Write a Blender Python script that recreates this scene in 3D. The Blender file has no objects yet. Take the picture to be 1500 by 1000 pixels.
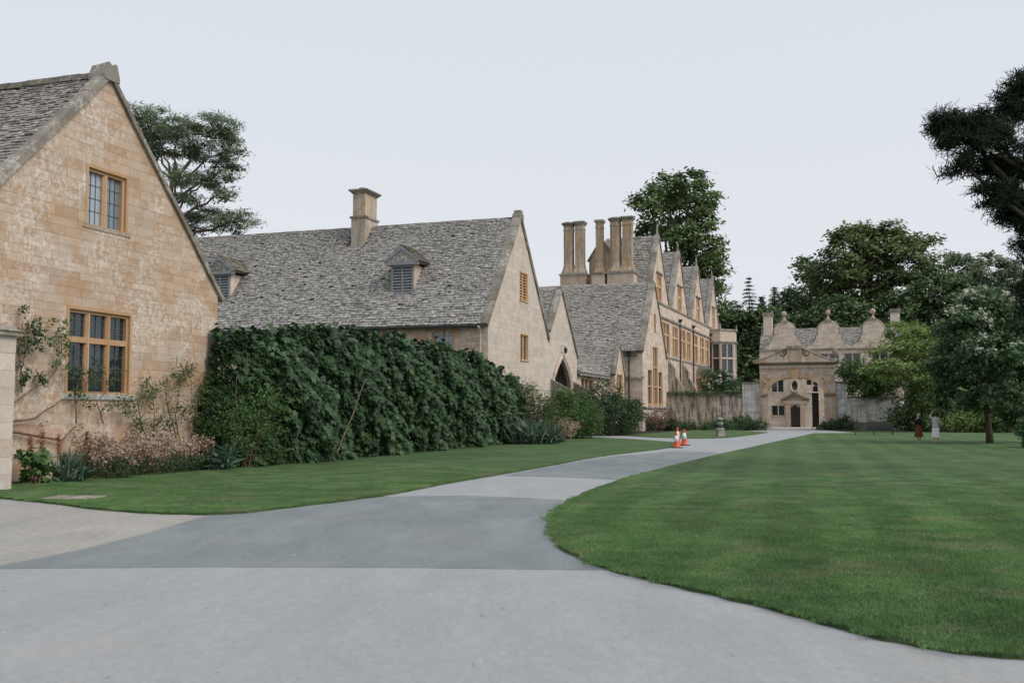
import bpy, bmesh, math, random
import numpy as np
from mathutils import Vector, Matrix
random.seed(7); RNG = np.random.default_rng(11)
SC = bpy.context.scene; COL = SC.collection
R = math.radians

# ------------------------------------------------------------------ camera
EYE = 1.7; FPX = 1458.0; PITCH = math.atan(103 / FPX)
cam_d = bpy.data.cameras.new('camera'); cam = bpy.data.objects.new('camera', cam_d); COL.objects.link(cam)
cam.location = (0, 0, EYE); cam.rotation_euler = (R(90) + PITCH, 0, 0)
cam_d.lens = 35; cam_d.sensor_width = 36; cam_d.clip_end = 3000
cam_d.dof.use_dof = True; cam_d.dof.focus_distance = 42; cam_d.dof.aperture_fstop = 3.2
SC.camera = cam
# ------------------------------------------------------------------ sky and sun
SUN_EL, SUN_AZ = 44, 118           # azimuth clockwise from +Y (behind the camera, to the right)
W = bpy.data.worlds.new('World'); SC.world = W; W.use_nodes = True
nt = W.node_tree; nt.nodes.clear()
sky = nt.nodes.new('ShaderNodeTexSky'); sky.sky_type = 'NISHITA'; sky.sun_disc = False
sky.sun_elevation = R(SUN_EL); sky.sun_rotation = R(SUN_AZ); sky.air_density = 1.0; sky.dust_density = 3.0; sky.ozone_density = 1.5
hs = nt.nodes.new('ShaderNodeHueSaturation'); hs.inputs['Saturation'].default_value = 0.30
mx = nt.nodes.new('ShaderNodeMix'); mx.data_type = 'RGBA'; mx.inputs[0].default_value = 0.86
tcw = nt.nodes.new('ShaderNodeTexCoord'); sep = nt.nodes.new('ShaderNodeSeparateXYZ'); rmp = nt.nodes.new('ShaderNodeValToRGB')     # thin evening veil, faintly pink low down
rmp.color_ramp.elements[0].color = (.785, .78, .825, 1); rmp.color_ramp.elements[1].color = (.675, .74, .805, 1); rmp.color_ramp.elements[1].position = .42
veil = nt.nodes.new('ShaderNodeVectorMath'); veil.operation = 'SCALE'; veil.inputs['Scale'].default_value = 10
nt.links.new(tcw.outputs['Generated'], sep.inputs[0]); nt.links.new(sep.outputs[2], rmp.inputs[0]); nt.links.new(rmp.outputs[0], veil.inputs[0]); nt.links.new(veil.outputs[0], mx.inputs[7])
bg = nt.nodes.new('ShaderNodeBackground'); bg.inputs['Strength'].default_value = 0.0825
wo = nt.nodes.new('ShaderNodeOutputWorld')
nt.links.new(sky.outputs[0], hs.inputs['Color']); nt.links.new(hs.outputs[0], mx.inputs[6])
nt.links.new(mx.outputs[2], bg.inputs['Color']); nt.links.new(bg.outputs[0], wo.inputs['Surface'])
sd = bpy.data.lights.new('sun', 'SUN'); sd.energy = 1.5; sd.angle = R(32); sd.color = (1.0, 0.93, 0.85)
so = bpy.data.objects.new('sun', sd); COL.objects.link(so)
_d = Vector((math.sin(R(SUN_AZ)) * math.cos(R(SUN_EL)), math.cos(R(SUN_AZ)) * math.cos(R(SUN_EL)), math.sin(R(SUN_EL))))
so.rotation_euler = _d.to_track_quat('Z', 'Y').to_euler()
SC.view_settings.view_transform = 'Standard'; SC.view_settings.look = 'None'
SC.view_settings.exposure = 0.42; SC.view_settings.gamma = 1.0
SC.cycles.max_bounces = 6; SC.cycles.diffuse_bounces = 3; SC.cycles.glossy_bounces = 3; SC.cycles.transparent_max_bounces = 6
SC.cycles.use_denoising = True; SC.cycles.sample_clamp_indirect = 4.0

# ------------------------------------------------------------------ measuring helpers (photo survey -> metres)
CP, SP = math.cos(PITCH), math.sin(PITCH)
def _ray(x, y):
    a = (x - 750) / FPX; b = (500 - y) / FPX
    return Vector((a, CP - b * SP, SP + b * CP))
def gnd(x, y):
    r = _ray(x, y); t = -EYE / r.z; return (r.x * t, r.y * t)
def at(x, y, Y):
    r = _ray(x, y); t = Y / r.y; return Vector((r.x * t, Y, EYE + r.z * t))
def UV(a): a = R(a); return Vector((math.sin(a), math.cos(a), 0)), Vector((-math.cos(a), math.sin(a), 0))
def on_u(x, y, u, A=18.5):
    U, V = UV(A); r = _ray(x, y); t = u / r.dot(U); return t * r.dot(V), EYE + t * r.z
def on_v(x, y, v, A=18.5):
    U, V = UV(A); r = _ray(x, y); t = v / r.dot(V); return t * r.dot(U), EYE + t * r.z
def wpos(u, v, A=18.5):
    U, V = UV(A); p = U * u + V * v; return (p.x, p.y)

# ------------------------------------------------------------------ node helpers
class N:
    def __init__(s, name):
        s.m = bpy.data.materials.new(name); s.m.use_nodes = True; s.t = s.m.node_tree
        s.b = s.t.nodes['Principled BSDF']; s.out = s.t.nodes['Material Output']
    def new(s, k): return s.t.nodes.new('ShaderNode' + k)
    def set(s, sock, v):
        if hasattr(v, 'is_output') or isinstance(v, bpy.types.NodeSocket): s.t.links.new(v, sock)
        elif isinstance(v, (tuple, list)) and len(v) == 3 and len(sock.default_value) == 4: sock.default_value = (*v, 1)
        else: sock.default_value = v
    def obj(s): return s.new('TexCoord').outputs['Object']
    def pos(s): return s.new('NewGeometry').outputs['Position']
    def attr(s, n='tint'):
        a = s.new('Attribute'); a.attribute_name = n; return a.outputs['Fac']
    def scale(s, vec, sc, rot=0):
        m = s.new('Mapping'); s.set(m.inputs[0], vec); m.inputs['Scale'].default_value = sc; m.inputs['Rotation'].default_value = (0, 0, rot); return m.outputs[0]
    def noise(s, vec, scale, detail=4, rough=.55, dist=0):
        n = s.new('TexNoise'); s.set(n.inputs['Vector'], vec); n.inputs['Scale'].default_value = scale
        n.inputs['Detail'].default_value = detail; n.inputs['Roughness'].default_value = rough; n.inputs['Distortion'].default_value = dist
        return n.outputs['Fac']
    def voro(s, vec, scale):
        n = s.new('TexVoronoi'); s.set(n.inputs['Vector'], vec); n.inputs['Scale'].default_value = scale; return n.outputs['Distance']
    def step(s, v, a, b, lo=0., hi=1.):
        n = s.new('MapRange'); n.interpolation_type = 'SMOOTHSTEP'; s.set(n.inputs[0], v); n.inputs[1].default_value = a; n.inputs[2].default_value = b
        n.inputs[3].default_value = lo; n.inputs[4].default_value = hi; return n.outputs[0]
    def lin(s, v, a, b, lo, hi):
        n = s.new('MapRange'); s.set(n.inputs[0], v); n.inputs[1].default_value = a; n.inputs[2].default_value = b
        n.inputs[3].default_value = lo; n.inputs[4].default_value = hi; return n.outputs[0]
    def math(s, op, a, b=0.):
        n = s.new('Math'); n.operation = op; s.set(n.inputs[0], a); s.set(n.inputs[1], b); return n.outputs[0]
    def mix(s, f, a, b, mode='MIX'):
        n = s.new('Mix'); n.data_type = 'RGBA'; n.blend_type = mode; s.set(n.inputs[0], f); s.set(n.inputs[6], a); s.set(n.inputs[7], b); return n.outputs[2]
    def gain(s, col, f):
        c = s.new('CombineXYZ')
        for i in range(3): s.set(c.inputs[i], f)
        return s.mix(1., col, c.outputs[0], 'MULTIPLY')
    def bump(s, h, strength, dist):
        n = s.new('Bump'); s.set(n.inputs['Height'], h); n.inputs['Strength'].default_value = strength; n.inputs['Distance'].default_value = dist
        s.t.links.new(n.outputs[0], s.b.inputs['Normal'])
    def done(s, col, rough=.9, spec=.3):
        s.set(s.b.inputs['Base Color'], col); s.set(s.b.inputs['Roughness'], rough); s.b.inputs['Specular IOR Level'].default_value = spec
        return s.m
def plain(name, col, rough=.7, spec=.4, var=.15, sc=6, bump=.0):
    n = N(name); o = n.obj(); f = n.lin(n.noise(o, sc, 5), .3, .7, 1 - var, 1 + var)
    if bump: n.bump(n.noise(o, sc * 6, 3), bump, .01)
    return n.done(n.gain(col, f), rough, spec)
def stone(name, warm=(.50, .335, .185), pale=(.56, .44, .31), lich=.5, grey=.35, greyc=(.40, .375, .34), tint=.07, dark=.0, cover=0.):
    n = N(name); o = n.obj(); t = n.attr()
    a = n.noise(o, .45, 3); b = n.noise(o, 1.7, 5, .6)
    col = n.mix(n.step(n.math('ADD', b, n.math('MULTIPLY', n.math('SUBTRACT', t, .5), .22)), .34, .66), warm, pale)
    col = n.mix(n.math('MULTIPLY', n.step(n.noise(o, .8, 6, .65), .48, .68), grey), col, greyc)
    patch = n.step(n.noise(o, .6, 5, .65, .5), .42 - cover, .60 - cover); sp = n.step(n.noise(o, 7, 8, .82), .47, .55)
    col = n.mix(n.math('MULTIPLY', n.math('MULTIPLY', patch, sp), lich), col, (.66, .61, .55))
    sp2 = n.step(n.noise(o, 16, 4, .7), .60, .68)
    col = n.mix(n.math('MULTIPLY', sp2, .35), col, (.20, .155, .11))
    if dark:   # black algae streaks running down
        st = n.step(n.noise(n.scale(o, (2.2, 2.2, .35)), 1.6, 6, .7), .43, .60)
        col = n.mix(n.math('MULTIPLY', st, dark), col, (.075, .07, .06))
    col = n.gain(col, n.lin(t, 0, 1, 1 - tint, 1 + tint))
    n.bump(n.math('ADD', n.noise(o, 30, 5, .7), n.math('MULTIPLY', n.noise(o, 5, 3), 1.5)), .5, .02)
    return n.done(col, .93, .2)
def slate(name, c0=(.145, .133, .12), c1=(.335, .318, .295), moss=.45):
    n = N(name); o = n.obj(); t = n.attr()
    col = n.mix(t, c0, c1)
    col = n.mix(n.math('MULTIPLY', n.step(n.noise(o, 6, 7, .8), .49, .58), .75), col, (.58, .56, .53))
    col = n.mix(n.math('MULTIPLY', n.step(n.noise(o, 9, 6, .75), .54, .62), .75), col, (.075, .07, .06))
    col = n.mix(n.math('MULTIPLY', n.step(n.noise(o, 1.1, 6, .7), .54, .68), moss), col, (.085, .08, .055))
    n.bump(n.noise(o, 22, 5, .7), .6, .02)
    return n.done(col, .92, .2)
def leafmat(name, c0, c1, rough=.6, trans=.28, spec=.18):
    n = N(name); t = n.attr(); o = n.pos()
    col = n.mix(t, c0, c1); col = n.gain(col, n.lin(n.noise(o, .6, 2), .3, .7, .8, 1.2))
    n.done(col, rough, spec)
    tr = n.new('BsdfTranslucent'); n.set(tr.inputs[0], col); ms = n.new('MixShader'); ms.inputs[0].default_value = trans
    n.t.links.new(n.b.outputs[0], ms.inputs[1]); n.t.links.new(tr.outputs[0], ms.inputs[2]); n.t.links.new(ms.outputs[0], n.out.inputs[0])
    return n.m
def glass(name, col, rough=.06, spec=.8):
    n = N(name); t = n.attr(); o = n.obj()
    n.bump(n.noise(o, 2.5, 2), .25, .03)
    return n.done(n.gain(col, n.lin(t, 0, 1, .55, 1.5)), rough, spec)

MAT = {}
MAT['cot'] = stone('cottage_stone', warm=(.455, .30, .19), pale=(.495, .375, .285), lich=.8, grey=.45, greyc=(.46, .415, .385), tint=.07, cover=.01)
MAT['cot_trim'] = stone('window_stone', (.46, .275, .14), (.48, .32, .19), .12, .1)
MAT['long'] = stone('barn_stone', (.52, .43, .355), (.57, .49, .43), .6, .5, (.46, .445, .42), tint=.04)
MAT['manor'] = stone('manor_stone', (.56, .425, .325), (.64, .545, .475), .4, .4, (.48, .45, .42), dark=.1)
MAT['trim'] = stone('manor_trim', (.56, .34, .18), (.58, .40, .25), .15, .15)
MAT['gate'] = stone('gate_stone', (.46, .31, .205), (.53, .43, .35), .45, .6, (.43, .415, .40), dark=.1)
MAT['ghouse'] = stone('gatehouse_stone', (.60, .47, .36), (.68, .60, .525), .4, .4, (.52, .50, .48), dark=.08)  # paler than gate stone, the lit front's brightness put into its colour
MAT['wallg'] = stone('garden_wall_stone', (.44, .34, .25), (.52, .46, .40), .45, .5, (.44, .42, .40), dark=.8)
MAT['wallr'] = stone('pale_wall_stone', (.50, .47, .43), (.63, .63, .61), .5, .6, (.52, .54, .55), dark=.38)
MAT['mortar'] = stone('mortar', (.41, .30, .20), (.46, .37, .27), .6, .4)
MAT['coping'] = stone('coping_stone', (.18, .155, .125), (.26, .235, .20), .55, .5, (.20, .195, .185))
MAT['copdark'] = stone('mossy_coping', (.16, .14, .105), (.22, .20, .165), .3, .5, (.10, .105, .08), dark=.6)
MAT['chim'] = stone('chimney_stone', (.46, .31, .19), (.50, .42, .33), .3, .6, (.37, .355, .335), dark=.35)
MAT['slate'] = slate('stone_slate'); MAT['slate2'] = slate('stone_slate_brown', (.15, .135, .122), (.33, .305, .28), .4)
MAT['lead'] = plain('lead', (.085, .10, .115), .5, .4)
MAT['glass'] = glass('leaded_glass', (.018, .03, .036)); MAT['glass_pale'] = glass('pale_grey_glass', (.30, .34, .40), .12)  # pale version colours the pane itself blue-grey; no blind is modelled
MAT['greywood'] = plain('grey_painted_wood', (.25, .265, .28), .6, .3, .2, 9); MAT['darkwood'] = plain('dark_oak', (.035, .028, .022), .6)
MAT['iron'] = plain('cast_iron', (.03, .032, .034), .5); MAT['pipe'] = plain('pale_pipe', (.5, .47, .42), .5)
MAT['dark'] = plain('opening_shade', (.012, .010, .009), .9)  # near-black: shade inside openings and behind louvres, painted as colour

# ------------------------------------------------------------------ mesh helpers
ORG = {}
def tag(o, label=None, cat=None, group=None, kind=None):
    if label: o['label'] = label
    if cat: o['category'] = cat
    if group: o['group'] = group
    if kind: o['kind'] = kind
    return o
def root(name, label, cat, u=0, v=0, A=18.5, group=None, world=None, rz=0, z=0):
    o = bpy.data.objects.new(name, None); COL.objects.link(o); o.empty_display_size = .3
    if world: o.location = (world[0], world[1], z); o.rotation_euler = (0, 0, rz); ORG[o.name] = Vector((0, 0, 0))
    else:
        x, y = wpos(u, v, A); o.location = (x, y, 0); o.rotation_euler = (0, 0, R(90 - A)); ORG[o.name] = Vector((u, v, 0))
    tag(o, label, cat, group, 'thing'); return o
def org(o):
    while o is not None:
        if o.name in ORG: return ORG[o.name]
        o = o.parent
    return Vector((0, 0, 0))
def link(name, me, mat, parent=None):
    o = bpy.data.objects.new(name, me); COL.objects.link(o)
    if mat and not me.materials: me.materials.append(MAT[mat] if isinstance(mat, str) else mat)
    if parent: o.parent = parent
    return o
class MB:
    def __init__(s): s.v = []; s.f = []; s.t = []
    def add(s, vs, fs, t=None):
        b = len(s.v); s.v += [tuple(p) for p in vs]; t = random.random() if t is None else t
        for f in fs: s.f.append([b + i for i in f]); s.t.append(t)
        return s
    def hexa(s, a, b, t=None):   # two matching rings -> closed prism
        n = len(a); fs = [list(range(n))[::-1], list(range(n, 2 * n))] + [[i, (i + 1) % n, n + (i + 1) % n, n + i] for i in range(n)]
        return s.add(list(a) + list(b), fs, t)
    def box(s, x0, x1, y0, y1, z0, z1, t=None):
        return s.hexa([(x0, y0, z0), (x1, y0, z0), (x1, y1, z0), (x0, y1, z0)], [(x0, y0, z1), (x1, y0, z1), (x1, y1, z1), (x0, y1, z1)], t)
    def tube(s, pts, rad, n=6, t=None):
        pts = [Vector(p) for p in pts]; rad = rad if isinstance(rad, (list, tuple)) else [rad] * len(pts); vs = []; fs = []
        ref = Vector((.31, .17, .93))
        for i, p in enumerate(pts):
            d = (pts[min(i + 1, len(pts) - 1)] - pts[max(i - 1, 0)]).normalized()
            r = ref if abs(d.dot(ref)) < .9 else Vector((1, 0, 0)); a = d.cross(r).normalized(); b = d.cross(a)
            for k in range(n):
                q = 2 * math.pi * k / n; vs.append(p + (a * math.cos(q) + b * math.sin(q)) * rad[i])
        for i in range(len(pts) - 1):
            for k in range(n): fs.append([i * n + k, i * n + (k + 1) % n, (i + 1) * n + (k + 1) % n, (i + 1) * n + k])
        fs.append(list(range(n))); fs.append([(len(pts) - 1) * n + k for k in range(n)][::-1])
        return s.add(vs, fs, t)
    def lathe(s, c, prof, n=12, t=None, rot=0):
        vs = [(c[0] + r * math.cos(2 * math.pi * k / n + rot), c[1] + r * math.sin(2 * math.pi * k / n + rot), c[2] + z) for r, z in prof for k in range(n)]
        fs = [[i * n + k, i * n + (k + 1) % n, (i + 1) * n + (k + 1) % n, (i + 1) * n + k] for i in range(len(prof) - 1) for k in range(n)]
        fs.append(list(range(n))[::-1]); fs.append([(len(prof) - 1) * n + k for k in range(n)])
        return s.add(vs, fs, t)
    def build(s, name, mat, parent=None, smooth=False, kind=None, label=None):
        o0 = org(parent) if parent else Vector((0, 0, 0))
        me = bpy.data.meshes.new(name); me.from_pydata([(p[0] - o0.x, p[1] - o0.y, p[2] - o0.z) for p in s.v], [], s.f); me.update()
        bm = bmesh.new(); bm.from_mesh(me); bmesh.ops.recalc_face_normals(bm, faces=bm.faces); bm.to_mesh(me); bm.free()
        a = me.attributes.new('tint', 'FLOAT', 'FACE'); a.data.foreach_set('value', s.t)
        if smooth: me.polygons.foreach_set('use_smooth', [True] * len(me.polygons))
        o = link(name, me, mat, parent); tag(o, label, kind=kind); return o
def on_side(v0):      # facade facing the lawn: s runs along u, d points to -v
    return lambda s, z, d: (s, v0 - d, z)
def on_front(u0):     # wall facing the camera: s runs along v, d points to -u
    return lambda s, z, d: (u0 - d, s, z)

def masonry(mp, L, Rr, z0, z1, holes=(), course=(.27, .37), length=(.45, .95), thick=.2, joint=.003, breaks=()):
    """coursed ashlar: returns (list of blocks [(ringA, ringB)], mortar MB). holes: functions z -> (a, b) or None."""
    zs = [z0]; br = sorted(b for b in breaks if z0 < b < z1) + [z1]
    for b in br:
        h = b - zs[-1]; n = max(1, round(h / random.uniform(*course))); w = [random.uniform(.85, 1.15) for _ in range(n)]; k = h / sum(w); a = zs[-1]
        for x in w: a += x * k; zs.append(a)
    blocks = []; mort = MB()
    for za, zb in zip(zs[:-1], zs[1:]):
        e = 1e-4; cuts = []
        for h in holes:
            p, q, m = h(za + e), h(zb - e), h((za + zb) / 2)
            if p is None and q is None and m is None: continue
            c = m or p or q; c = ((c[0] + c[1]) / 2,) * 2; cuts.append((p or c, q or c))
        cuts.sort(); la, lb = L(za + e), L(zb - e); segs = []
        for p, q in cuts: segs.append((la, lb, p[0], q[0])); la, lb = p[1], q[1]
        segs.append((la, lb, Rr(za + e), Rr(zb - e)))
        for a0, a1, b0, b1 in segs:
            if max(b0 - a0, b1 - a1) < .03: continue
            b0 = max(a0, b0); b1 = max(a1, b1)
            def quad(p0, p1, r0, r1, zl, zh, d): return [mp(p0, zl, d), mp(r0, zl, d), mp(r1, zh, d), mp(p1, zh, d)]
            mort.hexa(quad(a0, a1, b0, b1, za, zb, -.006), quad(a0, a1, b0, b1, za, zb, -thick))
            lo, hi = min(a0, a1), max(b0, b1); x = lo - random.uniform(0, .5); j = joint
            while x < hi:
                w = random.uniform(*length); y = x + w
                if hi - y < .2: y = hi + .1
                p0, p1, r0, r1 = max(x, a0), max(x, a1), min(y, b0), min(y, b1)
                if max(r0 - p0, r1 - p1) > .05:
                    r0 = max(r0, p0 + j * 2.5); r1 = max(r1, p1 + j * 2.5); d = random.uniform(0, .006)
                    blocks.append((quad(p0 + j, p1 + j, r0 - j, r1 - j, za + j, zb - j, d), quad(p0 + j, p1 + j, r0 - j, r1 - j, za + j, zb - j, -.03)))
                x = y
    return blocks, mort
def stonework(parent, mat, blocks, mort, mortmat='mortar', single=None, kname='stone_block'):
    m = MB(); n = 0
    for a, b in blocks:
        if single and n < 300 and single(a): MB().hexa(a, b).build(kname, mat, parent); n += 1
        else: m.hexa(a, b)
    mort.build('wall_backing', mortmat, parent)
    if m.f: m.build('stonework', mat, parent, kind='stuff')
def hole(a, b, z0, z1): return lambda z: (a, b) if z0 < z < z1 else None
def gabl(u0, u1, ze, za):
    c = (u0 + u1) / 2; k = (c - u0) / (za - ze)
    return (lambda z: u0 + max(0, z - ze) * k), (lambda z: u1 - max(0, z - ze) * k)

def window(parent, mp, s0, s1, z0, z1, lights=2, tiers=(), fw=.13, mw=.12, trim='cot_trim', gl='glass', deep=.17, rows=4, cols=2, lead=True, sill=True, proud=.015, louvre=False):
    f = MB(); d0, d1 = proud, -deep - .03
    def bx(m, a, b, c, d, e0, e1, t=None): return m.hexa([mp(a, c, e0), mp(b, c, e0), mp(b, d, e0), mp(a, d, e0)], [mp(a, c, e1), mp(b, c, e1), mp(b, d, e1), mp(a, d, e1)], t)
    # outer surround with a deep inner chamfered order
    for e0, o in ((d0, 0), (-.06, fw * .55)):
        w = fw * .55 if o == 0 else fw * .5
        bx(f, s0 + o, s0 + o + w, z0, z1 - o, e0, d1); bx(f, s1 - o - w, s1 - o, z0, z1 - o, e0, d1); bx(f, s0 + o + w, s1 - o - w, z1 - o - w, z1 - o, e0, d1)
    ia, ib, zt = s0 + fw, s1 - fw, z1 - fw; zb = z0 + .04
    lw = (ib - ia - mw * (lights - 1)) / lights; edges = [(ia + i * (lw + mw), ia + i * (lw + mw) + lw) for i in range(lights)]
    for (a, b), (c, d) in zip(edges[:-1], edges[1:]):      # mullion with chamfered faces
        m = (b + c) / 2; ring = [(b, d1), (b, -.11), (m - .025, -.035), (m + .025, -.035), (c, -.11), (c, d1)]
        f.hexa([mp(s, z0, d) for s, d in ring], [mp(s, zt, d) for s, d in ring])
    tz = [zb]
    for t in tiers:
        bx(f, ia, ib, t - mw / 2, t + mw / 2, -.045, d1); tz += [t - mw / 2, t + mw / 2]
    tz.append(zt)
    if sill: f.hexa([mp(s0 - .05, z0 - .1, .07), mp(s1 + .05, z0 - .1, .07), mp(s1 + .05, z0 - .02, .07), mp(s0 - .05, z0 - .02, .07)], [mp(s0 - .05, z0 - .1, d1), mp(s1 + .05, z0 - .1, d1), mp(s1 + .05, z0 + .04, d1), mp(s0 - .05, z0 + .04, d1)])
    w = f.build('window', trim, parent)
    for k in range(0, len(tz), 2):
        za, zb2 = tz[k], tz[k + 1]
        for a, b in edges:
            tl = random.uniform(-.004, .004)
            p = MB(); p.hexa([mp(a, za, -deep + tl), mp(b, za, -deep - tl), mp(b, zb2, -deep - tl), mp(a, zb2, -deep + tl)], [mp(a, za, -deep - .01), mp(b, za, -deep - .01), mp(b, zb2, -deep - .01), mp(a, zb2, -deep - .01)])
            p.build('pane', gl, w)
            if louvre:
                lm = MB(); nn = int((zb2 - za) / .16)
                for i in range(nn):
                    zc = za + (i + .5) * (zb2 - za) / nn; lm.hexa([mp(a, zc - .05, -deep + .14), mp(b, zc - .05, -deep + .14), mp(b, zc - .02, -deep + .14), mp(a, zc - .02, -deep + .14)], [mp(a, zc + .03, -deep + .02), mp(b, zc + .03, -deep + .02), mp(b, zc + .06, -deep + .02), mp(a, zc + .06, -deep + .02)])
                lm.build('louvre', trim, w, kind='stuff')
            elif lead:
                lm = MB(); nr = max(1, round((zb2 - za) / .3)) if rows is None else (rows if k else max(2, rows)); h = .007
                for i in range(1, nr): zc = za + i * (zb2 - za) / nr; bx(lm, a, b, zc - h, zc + h, -deep + .016, -deep + .004)
                for i in range(1, cols): c = a + i * (b - a) / cols; bx(lm, c - h, c + h, za, zb2, -deep + .018, -deep + .005)
                lm.build('lead_came', 'lead', w)
    return w

def slates(mb, p0, along, up, length, height, rows0=.17, rows1=.10, wid=(.2, .42), th=.028, skip=None, single=None, miss=.012, extra=None):
    """stone slates laid in diminishing courses on a slope; p0 lower corner, along/up unit vectors"""
    along, up = Vector(along).normalized(), Vector(up).normalized(); nrm = along.cross(up); p0 = Vector(p0)
    if nrm.z < 0: nrm = -nrm
    y = 0; cnt = 0
    while y < height - .03:
        f = y / height; ex = rows0 + (rows1 - rows0) * f; x = -random.uniform(0, .3)
        while x < length:
            w = random.uniform(*wid) * (1 - .25 * f); a, b = max(x, 0), min(x + w - .008, length); x += w
            if b - a < .05 or random.random() < miss or (skip and skip((a + b) / 2, y)): continue
            dy = random.uniform(-.03, .02); l0 = random.uniform(.0, .012); tk = th * random.uniform(.6, 1.5); yt = min(y + ex * 1.35, height)
            lift = th * 1.15 + l0; sk = random.uniform(-.012, .012)
            q = lambda xx, yy, nn: p0 + along * xx + up * yy + nrm * nn
            A = [q(a, y + dy, lift), q(b, y + dy + sk, lift + random.uniform(-.006, .01)), q(b, yt, .004), q(a, yt, .004)]; B = [v + nrm * tk for v in A]
            if single and cnt < 300 and single((a + b) / 2, y): extra.append((A, B)); cnt += 1
            else: mb.hexa(A, B)
        y += ex
def ridge(parent, p, q, r=.14, step=.5, mat='slate', name='ridge_stone', single=True):
    p, q = Vector(p), Vector(q); n = max(1, int((q - p).length / step)); d = (q - p) / n; side = d.normalized().cross(Vector((0, 0, 1))); m = MB()
    for i in range(n):
        a = p + d * i + d * .01; b = p + d * (i + 1) - d * .01; e = Vector((0, 0, random.uniform(-.012, .012)))
        ring = [side * -r * 1.2 + Vector((0, 0, -r * .8)), side * -r * .55 + Vector((0, 0, r * .35)), Vector((0, 0, r * .55)), side * r * .55 + Vector((0, 0, r * .35)), side * r * 1.2 + Vector((0, 0, -r * .8))]
        if single: MB().hexa([a + e + k for k in ring], [b + e + k for k in ring]).build(name, mat, parent)
        else: m.hexa([a + e + k for k in ring], [b + e + k for k in ring])
    if not single: m.build('ridge_course', mat, parent, kind='stuff')
def coping(parent, p, q, wvec, w0, w1, th=.16, step=.85, mat='coping', drop=.05, single=True, name='coping_stone'):
    """sloping coping from p (foot) to q (apex) on a verge; wvec horizontal direction of its width"""
    p, q, wv = Vector(p), Vector(q), Vector(wvec); d = q - p; n = max(1, round(d.length / step)); nrm = d.cross(wv).normalized(); m = MB()
    if nrm.z < 0: nrm = -nrm
    for i in range(n):
        a = p + d * (i / n) + d.normalized() * .004; b = p + d * ((i + 1) / n) - d.normalized() * .004; e = nrm * random.uniform(-.012, .012)
        ra = [a + wv * w0 - nrm * drop + e, a + wv * w1 - nrm * drop + e, a + wv * w1 + nrm * th + e, a + wv * ((w0 + w1) / 2) + nrm * (th + .035) + e, a + wv * w0 + nrm * th + e]
        if single: MB().hexa(ra, [k + (b - a) for k in ra]).build(name, mat, parent)
        else: m.hexa(ra, [k + (b - a) for k in ra])
    if not single: m.build('coping', mat, parent, kind='stuff')
def finial(parent, c, h, r=.16, ball=False, mat='coping', name='finial'):
    prof = [(r * 1.1, 0), (r * 1.1, .1 * h), (r * .7, .18 * h), (r * .5, .5 * h), (r * .7, .56 * h), (r * .45, .62 * h), (r * .15, h)]
    if ball: prof = [(r * .9, 0), (r * .9, .12 * h), (r * .45, .2 * h), (r * .4, .42 * h)] + [(max(.02, r * 1.2 * math.sin(t)), .72 * h - .3 * h * math.cos(t)) for t in [.35, .8, 1.2, 1.57, 1.95, 2.4, 2.9]]
    return MB().lathe(c, prof, 10).build(name, mat, parent)
def pipe(parent, pts, r=.05, mat='iron', hopper=None, name='downpipe'):
    o = MB().tube(pts, r, 8).build(name, mat, parent)
    if hopper:
        x, y, z = hopper; MB().hexa([(x - .1, y - .1, z - .3), (x + .1, y - .1, z - .3), (x + .1, y + .1, z - .3), (x - .1, y + .1, z - .3)], [(x - .24, y - .2, z), (x + .24, y - .2, z), (x + .24, y + .2, z), (x - .24, y + .2, z)]).build('hopper_head', mat, o)
    return o
# ------------------------------------------------------------------ ground, drive, lawns
def groundmat():
    n = N('rough_grass'); o = n.pos()
    col = n.mix(n.step(n.noise(o, .25, 5), .35, .65), (.030, .052, .020), (.060, .085, .034)); col = n.gain(col, n.lin(n.noise(o, 14, 4, .7), .3, .7, .7, 1.3))
    n.bump(n.noise(o, 30, 4), .6, .04); return n.done(col, .9, .2)
def lawnmat(name, stripes, k=1.):
    n = N(name); o = n.pos()
    big = n.noise(o, .22, 4, .6); med = n.noise(o, 1.1, 5, .65); fine = n.noise(n.scale(o, (1, .6, 1)), 38, 4, .75)
    g = n.mix(n.step(med, .35, .66), (.060, .118, .040), (.098, .164, .060))
    dry = n.math('MULTIPLY', n.step(n.noise(n.scale(o, (1, 1.4, 1)), .85, 5, .65, .5), .48, .70), .5)
    g = n.mix(dry, g, (.185, .172, .11))
    g = n.gain(g, n.lin(big, .3, .7, .82, 1.18))
    if stripes:
        w = n.new('TexWave'); w.wave_type = 'BANDS'; w.bands_direction = 'X'; n.set(w.inputs['Vector'], n.scale(o, (1, 1, 1), R(18.5 - 3))); w.inputs['Scale'].default_value = .21; w.inputs['Distortion'].default_value = 1.2; w.inputs['Detail'].default_value = 1
        s = n.step(w.outputs['Fac'], .3, .7, .93, 1.10); g = n.gain(g, s)
    g = n.gain(g, n.lin(fine, .25, .75, .62, 1.38))
    g = n.gain(g, k)
    n.bump(n.math('ADD', fine, n.noise(o, 120, 2)), .9, .03)
    return n.done(g, .85, .2)
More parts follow.
